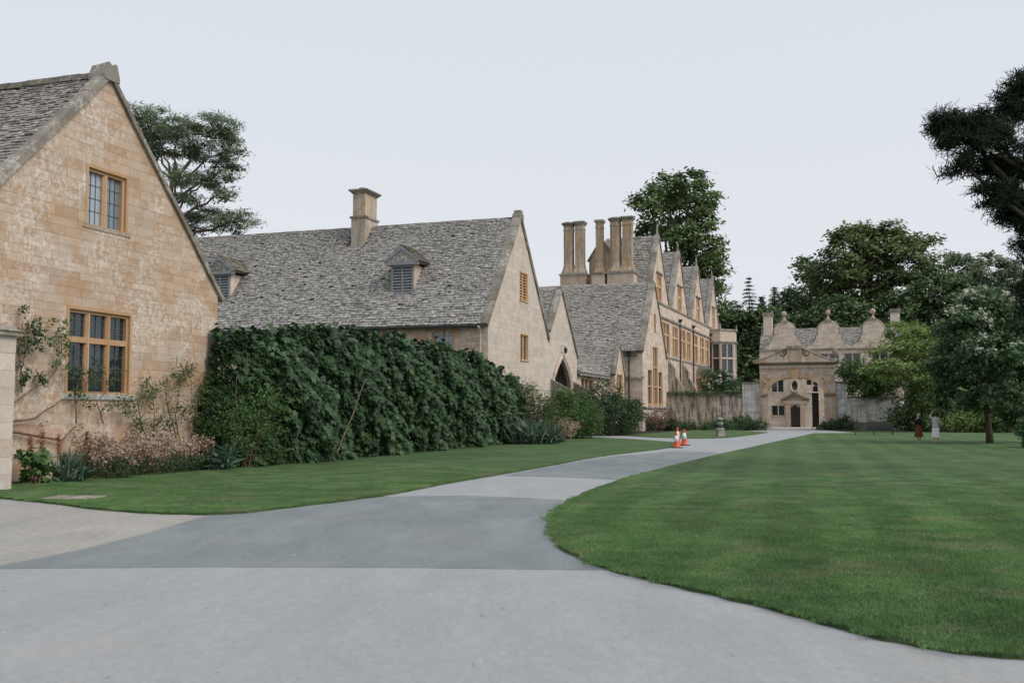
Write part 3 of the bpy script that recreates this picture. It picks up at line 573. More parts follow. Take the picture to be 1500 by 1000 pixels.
# ------------------------------------------------------------------ manor: main front with four gables and the bay
A2 = 20.3; V0 = 20.82; GD = 5.6
H = root('manor_house', 'tall manor front with row of four pointed gables and big bay window', 'house', 112, V0, A2)
mp = on_side(V0); gx = (99.3, 110.2, 122.2, 134.2); gh = 4.7
def topL(c): return lambda z: c - gh * (1 - (z - 12.8) / 6.7)
rows_ = [(100.0, 104.4), (105.9, 109.0), (110.7, 113.6), (114.2, 117.0), (118.6, 121.7), (123.2, 126.4), (127.3, 130.2), (131.4, 134.5)]
low_ = [(104.6, 108.0), (112.6, 116.2), (127.5, 130.5)]; door = (121.3, 124.3)
hl = [hole(a, b, 7.8, 11.0) for a, b in rows_] + [hole(a, b, 2.2, 6.2) for a, b in low_] + [hole(*door, 0, 5.6)]
bl, mo = masonry(mp, lambda z: 96, lambda z: 139, 0, 12.8, hl, (.34, .46), (.6, 1.1), thick=.45, breaks=(2.2, 5.6, 6.2, 7.8, 11.0)); stonework(H, 'manor', bl, mo)
for c in gx:
    k = gh / 6.7; bl, mo = masonry(mp, lambda z: c - gh + (z - 12.8) * k, lambda z: c + gh - (z - 12.8) * k, 12.8, 19.4, [hole(c - 1.2, c + 1.2, 12.95, 15.5)], (.34, .46), (.6, 1.1), thick=.45, breaks=(12.95, 15.5)); stonework(H, 'manor', bl, mo)
    window(H, mp, c - 1.2, c + 1.2, 12.95, 15.5, 2, (14.4,), trim='trim', lead=False, fw=.2, mw=.22, deep=.36); MB().box(c - 1.45, c + 1.45, V0 - .18, V0, 15.62, 15.78).build('hood_mould', 'coping', H)
    MB().hexa([(c - gh, V0 + .45, 12.8), (c + gh, V0 + .45, 12.8), (c, V0 + .45, 19.3)], [(c - gh, V0 + GD, 12.8), (c + gh, V0 + GD, 12.8), (c, V0 + GD, 19.3)]).build('gable_wall', 'manor', H)
    rr = MB().hexa([(c - gh - .2, V0 + .3, 12.7), (c, V0 + .3, 19.45), (c + gh + .2, V0 + .3, 12.7)], [(c - gh - .2, V0 + GD, 12.7), (c, V0 + GD, 19.45), (c + gh + .2, V0 + GD, 12.7)]).build('roof', 'slate2', H)
    sm = MB(); slates(sm, (c - gh - .2, V0 + .3, 12.72), (0, 1, 0), Vector((gh + .2, 0, 6.75)), GD - .35, 8.3, .3, .2, (.3, .6), .05); sm.build('slate_courses', 'slate2', rr, kind='stuff')
    coping(H, (c - gh - .1, V0 - .12, 12.75), (c - .02, V0 - .12, 19.45), (0, 1, 0), 0, .6, .2, 1.2); coping(H, (c + gh + .1, V0 - .12, 12.75), (c + .02, V0 - .12, 19.45), (0, 1, 0), 0, .55, .15, 1.2)
    finial(H, (c, V0 + .15, 19.5), 1.3, .2); ridge(H, (c, V0 + .4, 19.5), (c, V0 + GD - .1, 19.5), .18, .7, 'slate2', single=False)
MB().box(96, 139, V0 + .45, V0 + GD, 0, 12.75).build('wall', 'manor', H)
for a, b in rows_: window(H, mp, a, b, 7.8, 11.0, 2 if b - a < 3.3 else 3, (9.7,), trim='trim', lead=False, fw=.22, mw=.24, deep=.36)
for a, b in low_: window(H, mp, a, b, 2.2, 6.2, 2, (4.4,), trim='trim', lead=False, fw=.22, mw=.24, deep=.36)
for z, d in ((11.25, .16), (7.3, .1), (12.62, .1)): MB().box(96, 139, V0 - d, V0, z, z + .2).build('string_course', 'coping', H)
for u in (103.4, 111.2):
    MB().hexa([(u, V0, 0), (u, V0 - 1.5, 0), (u, V0 - 1.5, 4.2), (u, V0 - .7, 5.6), (u, V0 - .7, 6.2), (u, V0, 7.2)], [(u + .9, V0, 0), (u + .9, V0 - 1.5, 0), (u + .9, V0 - 1.5, 4.2), (u + .9, V0 - .7, 5.6), (u + .9, V0 - .7, 6.2), (u + .9, V0, 7.2)]).build('buttress', 'wallg', H)
dc = MB().box(120.6, 121.25, V0 - .9, V0, 0, 5.7).box(124.35, 125.0, V0 - .9, V0, 0, 5.7).box(120.3, 125.3, V0 - 1.1, V0, 5.7, 6.2).build('doorcase', 'trim', H)
MB().hexa([(120.2, V0 - 1.2, 6.2)] + [(122.8 - 2.6 * math.cos(t), V0 - 1.2, 6.2 + 1.1 * math.sin(t)) for t in (.35, .8, 1.57, 2.34, 2.79)] + [(125.4, V0 - 1.2, 6.2)], [(120.2, V0, 6.2)] + [(122.8 - 2.6 * math.cos(t), V0, 6.2 + 1.1 * math.sin(t)) for t in (.35, .8, 1.57, 2.34, 2.79)] + [(125.4, V0, 6.2)]).build('door_pediment', 'copdark', dc)
MB().box(121.3, 124.3, V0 + .2, V0 + .26, 0, 5.6).build('door', 'darkwood', H)
for u in (109.6, 117.9, 130.8): pipe(H, [(u, V0 - .14, 11.6), (u, V0 - .14, 0)], .08, 'iron', (u, V0 - .2, 11.9))
# bay window: half octagon with stone grid
bc = (133.6, V0 - .3); br = 3.0; angs = [R(180 + 22.5 + 45 * i) for i in range(-1, 5)]; bp = [(bc[0] + br * math.cos(a), bc[1] + br * math.sin(a) * .95) for a in angs]
bay = MB().hexa([(x, y, 0) for x, y in bp], [(x, y, 4.4) for x, y in bp]).build('bay_base', 'manor', H)
sc_ = lambda q: [(bc[0] + (x - bc[0]) * q, bc[1] + (y - bc[1]) * q) for x, y in bp]
MB().hexa([(x, y, 10.9) for x, y in sc_(1.0)], [(x, y, 12.3) for x, y in sc_(1.0)]).build('bay_parapet', 'manor', H); MB().hexa([(x, y, 10.75) for x, y in sc_(1.06)], [(x, y, 10.9) for x, y in sc_(1.06)]).hexa([(x, y, 12.3) for x, y in sc_(1.05)], [(x, y, 12.5) for x, y in sc_(1.05)]).build('bay_cornice', 'coping', H)
for (ax, ay), (bx_, by_) in zip(bp[:-1], bp[1:]):
    e = Vector((bx_ - ax, by_ - ay, 0)); ln = e.length; e.normalize(); nr = Vector((e.y, -e.x, 0)); 
    if nr.dot(Vector((ax - bc[0], ay - bc[1], 0))) < 0: nr = -nr
    f = lambda s, z, d, ax=ax, ay=ay, e=e, nr=nr: (ax + e.x * s + nr.x * d, ay + e.y * s + nr.y * d, z)
    window(H, f, 0, ln, 4.4, 10.75, 2, (6.6, 8.7), trim='manor', lead=False, fw=.2, mw=.2, sill=False, deep=.2, proud=.0)
for (x, y) in bp[1:5:2]: finial(H, (x, y, 12.5), .8, .15)

# ------------------------------------------------------------------ gate arch and garden walls
GU = 100.8; mp = on_front(GU)
T = root('gate_arch', 'carved stone gateway arch with scrolled broken pediment', 'gate', GU, 4.5)
g0, g1 = .95, 7.95; o0, o1 = 1.98, 7.30; oc = (o0 + o1) / 2; oh = (o1 - o0) / 2
def garch(z):
    if z < 3.45: return (o0, o1)
    q = 1 - ((z - 3.45) / 1.6) ** 2
    return (oc - oh * math.sqrt(q), oc + oh * math.sqrt(q)) if q > 0 else None
bl, mo = masonry(mp, lambda z: g0, lambda z: g1, 0, 5.95, [garch], (.3, .4), (.4, .8), thick=.3, breaks=(3.45, 5.05)); stonework(T, 'gate', bl, mo)
for z in [0]:
    MB().hexa([(GU + .3, g0, 0), (GU + .3, o0, 0), (GU + .3, o0, 3.45), (GU + .3, g0, 5.9)], [(GU + 1.2, g0, 0), (GU + 1.2, o0, 0), (GU + 1.2, o0, 3.45), (GU + 1.2, g0, 5.9)]).build('pier_core', 'gate', T)
    MB().hexa([(GU + .3, g1, 0), (GU + .3, o1, 0), (GU + .3, o1, 3.45), (GU + .3, g1, 5.9)], [(GU + 1.2, g1, 0), (GU + 1.2, o1, 0), (GU + 1.2, o1, 3.45), (GU + 1.2, g1, 5.9)]).build('pier_core', 'gate', T)
pts = [(oc + oh * math.cos(t), 3.45 + 1.6 * math.sin(t)) for t in np.linspace(0, math.pi, 14)]
for i in range(13):      # voussoirs through the full depth
    (a, za), (b, zb) = pts[i], pts[i + 1]; k = 1.17; e = random.uniform(0, .015)
    w = lambda s, z, q: (oc + (s - oc) * q, 3.45 + (z - 3.45) * q + (.0 if q == 1 else .05))
    ra = [w(a, za, 1), w(b, zb, 1), w(b, zb, k), w(a, za, k)]; MB().hexa([mp(s, z, .12 + e) for s, z in ra], [mp(s, z, -1.2) for s, z in ra]).build('voussoir', 'gate' if i % 3 else 'trim', T)
MB().hexa([mp(oc - .28, 4.85, .28), mp(oc + .28, 4.85, .28), mp(oc + .4, 5.75, .34), mp(oc - .4, 5.75, .34)], [mp(oc - .28, 4.85, 0), mp(oc + .28, 4.85, 0), mp(oc + .4, 5.75, 0), mp(oc - .4, 5.75, 0)]).build('keystone', 'trim', T)
for a, b in ((g0 - .12, o0 + .02), (o1 - .02, g1 + .12)):
    MB().box(GU - .22, GU + 1.2, a, b, 0, .9).build('pier_base', 'gate', T); MB().box(GU - .2, GU + 1.2, a, b, 3.3, 3.5).build('impost', 'coping', T)
    MB().box(GU - .1, GU + .0, a + .3, b - .3, 1.1, 3.1).build('pier_panel', 'gate', T)
for sgn in (-1, 1):
    c = oc + sgn * 2.55; MB().lathe((0, 0, 0), [(.0, 0), (.1, .02), (.3, .05), (.32, .1)], 10).tube([(0, 0, 0), (.3, .2, .02), (.1, .45, .02)], .06); cr = MB()
    for k in range(7): t = k * .9; cr.tube([mp(c + .08 * k * math.cos(t), 4.9 + .075 * k * math.sin(t), .05), mp(c + .08 * (k + 1) * math.cos(t + .9), 4.9 + .075 * (k + 1) * math.sin(t + .9), .05)], .07, 5)
    cr.build('spandrel_carving', 'trim', T)
MB().box(GU - .12, GU + 1.25, g0 - .05, g1 + .05, 5.95, 6.25).build('frieze', 'gate', T); MB().hexa([(GU - .2, g0 - .1, 6.25), (GU + 1.3, g0 - .1, 6.25), (GU + 1.3, g1 + .1, 6.25), (GU - .2, g1 + .1, 6.25)], [(GU - .45, g0 - .35, 6.5), (GU + 1.5, g0 - .35, 6.5), (GU + 1.5, g1 + .35, 6.5), (GU - .45, g1 + .35, 6.5)]).build('cornice', 'copdark', T)
for sgn in (-1, 1):      # swan-neck scrolls
    pr = [(4.0 - 3.0 * t, 6.55 + 1.15 * t ** 1.6) for t in np.linspace(0, 1, 9)]; s = MB()
    top = [mp(oc + sgn * a, z + .18, .3) for a, z in pr]; s.hexa([mp(oc + sgn * 4.0, 6.5, .25)] + [mp(oc + sgn * a, z, .25) for a, z in pr[1:]] + [mp(oc + sgn * 1.0, 6.5, .25)], [mp(oc + sgn * 4.0, 6.5, -.5)] + [mp(oc + sgn * a, z, -.5) for a, z in pr[1:]] + [mp(oc + sgn * 1.0, 6.5, -.5)]); s.build('pediment', 'gate', T)
    v = MB(); v.tube([mp(oc + sgn * a, z + .07, -.1) for a, z in pr], .17, 6)
    v.tube([mp(oc + sgn * (1.15 + .42 * (1 - k / 16) * math.cos(2.2 + k * .62)), 7.45 + .42 * (1 - k / 16) * math.sin(2.2 + k * .62), .2) for k in range(15)], .1, 6); v.build('scroll', 'copdark', T)
MB().box(GU - .35, GU + .6, oc - .65, oc + .65, 6.5, 7.85).build('niche_block', 'gate', T); MB().hexa([mp(oc - .42, 6.6, .37), mp(oc + .42, 6.6, .37), mp(oc + .42, 7.2, .37), mp(oc, 7.65, .37), mp(oc - .42, 7.2, .37)], [mp(oc - .42, 6.6, .33), mp(oc + .42, 6.6, .33), mp(oc + .42, 7.2, .33), mp(oc, 7.65, .33), mp(oc - .42, 7.2, .33)]).build('niche', 'gate', T)
MB().hexa([mp(oc - .85, 7.85, .5), mp(oc + .85, 7.85, .5), mp(oc + .7, 8.12, .4), mp(oc - .7, 8.12, .4)], [mp(oc - .85, 7.85, -.7), mp(oc + .85, 7.85, -.7), mp(oc + .7, 8.12, -.7), mp(oc - .7, 8.12, -.7)]).build('niche_cap', 'copdark', T)
finial(T, mp(g0 - .1, 6.5, -.5), 1.3, .24, True, 'coping')
def gwall(name, label, v0, v1, h, mat, ivy=False, u=GU + .35, cop='copdark'):
    w = root(name, label, 'wall', u, (v0 + v1) / 2); m_ = on_front(u)
    bl, mo = masonry(m_, lambda z: v0, lambda z: v1, 0, h, (), (.2, .3), (.3, .7), thick=.55); stonework(w, mat, bl, mo, mat)
    n = max(1, round((v1 - v0) / .9))
    for i in range(n): a = v0 + (v1 - v0) * i / n; b = v0 + (v1 - v0) * (i + 1) / n; MB().hexa([(u - .12, a + .008, h), (u + .65, a + .008, h), (u + .65, b - .008, h), (u - .12, b - .008, h)], [(u - .1, a + .008, h + .16), (u + .63, a + .008, h + .17), (u + .6, b - .008, h + .16), (u - .1, b - .008, h + .15)]).build('coping_stone', cop, w)
    return w
va = on_u(1087, 600, GU)[0]; vb = on_u(972, 600, GU)[0]; vc = on_u(1240, 600, GU)[0]; vd = on_u(1316, 600, GU)[0]
gwall('garden_wall', 'tall pale stone garden wall joining left pier of the gateway', g1 + .02, va, 4.5, 'wallr')
gwall('garden_wall', 'low streaked stone garden wall with mossy coping below the manor front', va + .02, vb, 3.3, 'wallg')
gwall('garden_wall', 'tall whitish wall stub joining right pier of the gateway', vc, g0 - .02, 4.5, 'wallr'); gwall('garden_wall', 'low whitish stone wall with free end behind the bench', vd, vc - .02, 3.05, 'wallr')

# ------------------------------------------------------------------ gatehouse with curved gables
QU = 115.2; mp = on_front(QU); Q = root('gatehouse', 'stone gatehouse with three curved gables topped by ball finials', 'house', QU, 1)
pv = lambda x, y: on_u(x, y, QU); q1 = pv(1113, 560)[0]; q0 = pv(1324, 560)[0]
e = lambda px, w, z0, z1: (pv(px, 580)[0] - w / 2, pv(px, 580)[0] + w / 2, z0, z1)
wins = [e(1139, 1.5, 3.9, 5.4), e(1139.5, 1.6, 1.3, 2.5), e(1215, 2.3, 6.9, 8.2), e(1190, 1.4, 3.9, 5.4), e(1250, 1.8, 6.9, 8.2), e(1290, 1.8, 6.9, 8.2)]
dv = pv(1165, 600)[0]; sv = pv(1194.5, 600)[0]; ov = pv(1164, 566)[0]
hl = [hole(*w) for w in wins] + [hole(dv - .5, dv + .5, 0, 2.4), hole(sv - .36, sv + .36, 0, 4.4), lambda z: (ov - .32 * math.sqrt(1 - ((z - 4.6) / .55) ** 2), ov + .32 * math.sqrt(1 - ((z - 4.6) / .55) ** 2)) if abs(z - 4.6) < .55 else None]
bl, mo = masonry(mp, lambda z: q0, lambda z: q1, 0, 8.7, hl, (.3, .4), (.5, .95), thick=.25, breaks=sorted({w for k in wins for w in k[2:]})); stonework(Q, 'ghouse', bl, mo)
MB().box(QU + .25, QU + 7, q0, q1, 0, 8.6).build('wall', 'ghouse', Q)
for w in wins: window(Q, mp, *w, 2, (), trim='ghouse', lead=False, fw=.12, mw=.14, deep=.2)
MB().box(QU + .1, QU + .16, dv - .5, dv + .5, 0, 2.4).build('door', 'darkwood', Q); MB().box(QU + .1, QU + .2, sv - .36, sv + .36, 0, 4.4).build('passage_shade_panel', 'dark', Q)  # tall opening closed by a panel painted near-black for its shade
dcq = MB().box(QU - .3, QU, dv - 1.0, dv - .55, 0, 2.6).box(QU - .3, QU, dv + .55, dv + 1.0, 0, 2.6).box(QU - .35, QU, dv - 1.3, dv + 1.3, 2.6, 2.95).build('doorcase', 'gate', Q)
for sgn in (-1, 1): MB().hexa([mp(dv + sgn * 1.55, 2.95, .5), mp(dv + sgn * 1.55, 3.12, .5), mp(dv, 3.85, .5), mp(dv, 3.65, .5)], [mp(dv + sgn * 1.55, 2.95, 0), mp(dv + sgn * 1.55, 3.12, 0), mp(dv, 3.85, 0), mp(dv, 3.65, 0)]).build('pediment_slope', 'copdark', dcq)
MB().tube([mp(ov + .42 * math.cos(t), 4.6 + .66 * math.sin(t), .04) for t in np.linspace(0, 2 * math.pi, 17)], .12, 6).build('oval_surround', 'ghouse', Q); MB().box(QU + .12, QU + .18, ov - .35, ov + .35, 4.0, 5.2).build('oval_pane', 'glass', Q)
MB().box(QU - .14, QU, q0, q1, 5.75, 5.95).box(QU - .16, QU, q0, q1, 8.5, 8.7).build('string_course', 'coping', Q)
r = MB().hexa([(QU + .3, q0, 8.7), (QU + 3.4, q0, 11.1), (QU + 6.6, q0, 8.7)], [(QU + .3, q1, 8.7), (QU + 3.4, q1, 11.1), (QU + 6.6, q1, 8.7)]).build('roof', 'slate', Q)
sm = MB(); slates(sm, (QU + .28, q0, 8.72), (0, 1, 0), Vector((3.1, 0, 2.4)), q1 - q0, 3.9, .26, .18, (.25, .5), .045); sm.build('slate_courses', 'slate', r, kind='stuff'); ridge(Q, (QU + 3.4, q0, 11.15), (QU + 3.4, q1, 11.15), .16, .7, 'coping')
for px in (1149, 1213, 1279):
    c = pv(px, 480)[0]; gp = [(2.35, 8.7), (2.3, 8.95), (1.75, 9.15), (1.45, 9.5), (1.3, 9.95), (1.28, 10.15), (1.02, 10.25), (1.12, 10.6), (1.1, 11.0), (.85, 11.4), (.5, 11.62), (.1, 11.7)]
    prof = lambda z, gp=gp: np.interp(z, [p[1] for p in gp], [p[0] for p in gp])
    bl, mo = masonry(mp, lambda z: c - prof(z), lambda z: c + prof(z), 8.7, 11.7, (), (.15, .2), (.5, .95), thick=.45); stonework(Q, 'ghouse', bl, mo)
    for sgn in (-1, 1): MB().tube([mp(c + sgn * a, z, -.2) for a, z in gp], .15, 6).build('gable_coping', 'coping', Q)
    MB().box(QU - .15, QU + .4, c - .35, c + .35, 11.68, 11.9).build('finial_base', 'coping', Q); finial(Q, (QU + .1, c, 11.9), 1.05, .24, True, 'gate')
for px in (1122, 1313):
    c = pv(px, 470)[0]; k = MB().box(QU + 2.4, QU + 3.8, c - .48, c + .48, 9.5, 12.75).build('chimney', 'ghouse', Q); MB().box(QU + 2.25, QU + 3.95, c - .62, c + .62, 12.75, 12.95).box(QU + 2.35, QU + 3.85, c - .55, c + .55, 12.95, 13.1).build('chimney_cap', 'coping', k)
# distant low wall behind the trees on the right
gwall('boundary_wall', 'long shaded boundary wall behind the dark tree and two people', -48, vd - 8, 2.0, 'wallg', u=92)
# ------------------------------------------------------------------ foliage
SHAPES = {
 'oval': [(0, 0, 0), (.22, .3, .05), (.24, .6, .05), (0, 1, -.05), (-.24, .6, .05), (-.22, .3, .05)],
 'kite': [(0, 0, 0), (.3, .5, .06), (0, 1, -.04), (-.3, .5, .06)],
 'fig': [(0, 0, 0), (.42, .12, .03), (.30, .42, .05), (.52, .72, 0), (.18, .66, .06), (0, 1.05, -.08), (-.18, .66, .06), (-.52, .72, 0), (-.30, .42, .05), (-.42, .12, .03)],
 'needle': [(-.045, 0, 0), (.045, 0, 0), (.03, 1, 0), (-.03, 1, 0)],
 'sprig': [(-.05, 0, 0), (.05, 0, 0), (.09, .55, .03), (0, 1, 0), (-.09, .55, .03)],
 'blade': [(-.05, 0, 0), (.05, 0, 0), (.035, .55, .12), (0, 1, .45), (-.035, .55, .12)],
}
def unit(a): return a / (np.linalg.norm(a, axis=1, keepdims=True) + 1e-9)
def leaf_mesh(name, C, nrm, tip, size, shape):
    """C centres, nrm face normals, tip growth directions (made orthogonal to nrm), size per leaf"""
    S = np.array(SHAPES[shape]); k = len(S); n = len(C); nrm = unit(nrm); tip = unit(tip - nrm * np.sum(tip * nrm, 1, keepdims=True)); side = np.cross(nrm, tip)
    P_ = C[:, None] + size[:, None, None] * (S[None, :, 0:1] * side[:, None] + (S[None, :, 1:2] - .4) * tip[:, None] + S[None, :, 2:3] * nrm[:, None])
    me = bpy.data.meshes.new(name); me.vertices.add(n * k); me.vertices.foreach_set('co', P_.astype(np.float32).ravel())
    me.loops.add(n * k); me.loops.foreach_set('vertex_index', np.arange(n * k, dtype=np.int32)); me.polygons.add(n); me.polygons.foreach_set('loop_start', np.arange(0, n * k, k, dtype=np.int32))
    me.update(calc_edges=True); a = me.attributes.new('tint', 'FLOAT', 'FACE'); a.data.foreach_set('value', RNG.random(n).astype(np.float32)); return me
def rand_dir(n): return unit(RNG.normal(size=(n, 3)))
def clumps_in(lobe, n, inner=.45):
    c = np.array(lobe[:3]); r = np.array(lobe[3:6]); d = rand_dir(n); q = (inner + (1 - inner) * RNG.random(n) ** .5)[:, None]; return c + d * r * q, d
def cloud(name, cl, dirs, per, rc, flat, size, shape, mat, parent, up=.5, droop=0., out=.6, jit=1., kind=None):
    n = len(cl) * per; rc = np.repeat(np.broadcast_to(np.asarray(rc, float), (len(cl),)), per)[:, None]
    off = RNG.normal(size=(n, 3)) * .5; off[:, 2] *= flat; Cn = np.repeat(cl, per, 0) + off * rc
    nr = rand_dir(n) * jit + np.repeat(dirs, per, 0) * out + np.array([0, 0, up]); tip = rand_dir(n) + unit(off) * .8 + np.array([0, 0, -droop])
    sz = size * RNG.uniform(.6, 1.35, n); me = leaf_mesh(name, Cn, nr, tip, sz, shape)
    o = link(name, me, mat, parent); o.matrix_parent_inverse = parent.matrix_basis.inverted() if parent else Matrix(); tag(o, kind=kind); return o
def bend(a, b, k=5, sag=.12, wob=.05):
    a, b = Vector(a), Vector(b); L = (b - a).length; o = []
    for i in range(k + 1):
        t = i / k; p = a.lerp(b, t); p.z += sag * L * math.sin(math.pi * t); w = wob * L * math.sin(math.pi * t); p += Vector((random.uniform(-w, w), random.uniform(-w, w), random.uniform(-w, w))); o.append(p)
    return o
def tree(name, label, base, lobes, nclump, per, rc, size, leaf, bark, tr=.4, shape='kite', flat=.7, up=.6, group=None, droop=0., inner=.45, out=.6, top=None, limbs=True, twig=.3, lean=(0, 0), cat='tree', sag=.1, lh=.55):
    r = root(name, label, cat, world=base, group=group, z=base[2] if len(base) > 2 else 0); b = Vector((base[0], base[1], base[2] if len(base) > 2 else 0))
    zt = top or max(l[2] for l in lobes); t = MB(); ctr = Vector((b.x + lean[0], b.y + lean[1], zt)); trunk = bend(b, ctr, 7, 0, .02); trunk[0].z -= .2
    t.tube(trunk, [tr * (1.35 if i == 0 else 1 - .8 * i / 7) for i in range(8)], 9)
    vol = np.array([l[3] * l[5] for l in lobes]); cls = []; drs = []; rcs = []
    for l, v in zip(lobes, vol / vol.sum()):
        n = max(3, int(nclump * v)); c, d = clumps_in(l, n, inner); cls.append(c); drs.append(d); rcs.append(np.full(n, rc) * RNG.uniform(.7, 1.3, n))
        if limbs:
            lc = Vector(l[:3]); h = min(max((lc.z - b.z) * lh, .25 * (zt - b.z)), (zt - b.z) * .92); f = h / max(zt - b.z, .1); p0 = b.lerp(ctr, f); k = tr * (1 - .75 * f) * .55
            t.tube(bend(p0, lc, 6, sag, .05), [k * (1 - .11 * i) for i in range(7)], 6)
            for q in c[:int(len(c) * twig)]: t.tube(bend(lc, q, 3, .06, .06), [k * .32, k * .22, k * .14, k * .06], 4)
    o = t.build('trunk', bark, None, True); o.parent = r; o.matrix_parent_inverse = r.matrix_basis.inverted()
    cloud('crown', np.vstack(cls), np.vstack(drs), per, np.concatenate(rcs), flat, size, shape, leaf, r, up, droop, out); return r
def lob(x, y, rx, ry, Y, dy=0, rd=None):
    p = at(x, y, Y + dy); k = (Y + dy) / FPX; return (p.x, p.y, p.z, rx * k, (rd or rx) * k, ry * k)
bk = lambda n, c: plain(n, c, .9, .15, .35, 5, .6)
MAT['bark'] = bk('bark', (.075, .062, .05)); MAT['bark_pine'] = bk('pine_bark', (.13, .09, .068)); MAT['twig'] = bk('twig', (.17, .125, .085))
MAT['pine'] = leafmat('pine_needles', (.12, .17, .105), (.28, .34, .22), .6, .3); MAT['lime'] = leafmat('tall_tree_leaves', (.075, .135, .05), (.235, .30, .13), .5)
MAT['oak'] = leafmat('wood_leaves', (.075, .11, .04), (.25, .285, .13)); MAT['dkwood'] = leafmat('dark_wood_leaves', (.05, .095, .042), (.16, .22, .10)); MAT['fir'] = leafmat('fir_needles', (.03, .045, .033), (.075, .095, .07), .6, .1)
MAT['pale'] = leafmat('bright_green_leaves', (.11, .185, .045), (.28, .36, .125), .5, .3); MAT['dktree'] = leafmat('dark_green_leaves', (.028, .07, .03), (.11, .18, .08))
MAT['bloom'] = leafmat('pale_blossom_leaves', (.34, .38, .27), (.54, .57, .46), .6, .2); MAT['yew'] = leafmat('redwood_sprays', (.012, .022, .013), (.036, .055, .03), .8, .1, .1)
MAT['fig'] = leafmat('fig_leaves', (.014, .038, .016), (.072, .135, .052), .5, .16, .25); MAT['shrub'] = leafmat('shrub_leaves', (.04, .095, .03), (.125, .20, .07), .5); MAT['shrubdk'] = leafmat('dark_shrub_leaves', (.03, .065, .03), (.09, .135, .065))
MAT['rose'] = leafmat('rose_leaves', (.05, .085, .03), (.13, .165, .065), .5, .3); MAT['dry'] = leafmat('dry_flower_heads', (.33, .22, .16), (.58, .46, .37), .8, .2); MAT['iris'] = leafmat('iris_blades', (.07, .13, .085), (.15, .22, .15), .5, .25)
MAT['rust'] = leafmat('seed_spikes', (.22, .085, .04), (.34, .15, .08), .8, .1); MAT['white'] = leafmat('white_petals', (.6, .58, .55), (.8, .78, .75), .6, .2); MAT['smoke'] = leafmat('purple_haze_leaves', (.16, .10, .085), (.27, .18, .15), .7, .25)

# trees ---------------------------------------------------------------
Y = 88
tree('scots_pine', 'tall spreading pine with bare orange limbs rising behind the cottage', (*at(215, 603, Y).xy, 0),
     [lob(*a, Y, b, c) for *a, b, c in ((215, 178, 34, 24, 0, 40), (262, 185, 30, 20, -2, 35), (312, 187, 34, 20, 0, 34), (335, 215, 18, 26, 0, 25), (236, 215, 26, 18, 2, 30), (290, 222, 34, 18, 3, 34), (330, 248, 20, 18, 1, 22), (265, 258, 22, 14, -2, 24), (305, 262, 26, 14, 2, 26), (325, 283, 16, 12, -1, 20), (272, 291, 22, 11, 0, 22), (300, 318, 30, 13, 2, 30), (340, 325, 34, 18, 0, 30), (205, 215, 20, 30, 3, 30), (252, 310, 16, 10, -2, 20), (285, 335, 18, 8, 1, 20))],
     330, 66, .9, .46, 'pine', 'bark_pine', .75, 'sprig', .38, 1.3, inner=.35, top=24, twig=.5, lean=(2, 0), sag=.02, lh=.86)
Y = 150
tree('tall_tree', 'very tall leafy green tree standing behind the manor chimneys', (*at(990, 603, Y).xy, 0),
     [lob(*a, Y, b) for *a, b in ((975, 275, 22, 20, 0), (1010, 270, 24, 18, -3), (1038, 292, 18, 20, 2), (950, 300, 24, 22, -2), (995, 305, 28, 24, 4), (1030, 325, 22, 18, -3), (960, 340, 26, 20, 2), (1000, 350, 30, 20, -3), (1045, 362, 18, 18, 0), (1010, 385, 34, 20, 2), (1040, 400, 22, 22, -2), (945, 375, 18, 18, 4), (1045, 440, 20, 30, 0), (975, 400, 26, 26, 0))],
     300, 60, 1.35, .66, 'lime', 'bark', .9, 'oval', .55, 1.2, inner=.5, top=31, twig=.25)
Y = 165; gr = 'trees of the wood behind the gatehouse'
wood = [((1240, 375, 36, 40), (1290, 362, 40, 36), (1212, 405, 30, 30), (1330, 385, 36, 34), (1262, 420, 46, 40), (1250, 335, 18, 16), (1300, 340, 20, 14), (1345, 352, 22, 12)),]
tree('broad_tree', 'broad mid green tree, highest crown of the wood behind the gatehouse', (*at(1275, 560, Y).xy, 2), [lob(*l, Y, random.uniform(-4, 4)) for l in wood[0]], 300, 62, 1.45, .72, 'oak', 'bark', .8, 'oval', .5, 1.3, gr, inner=.5, top=30, twig=.25)
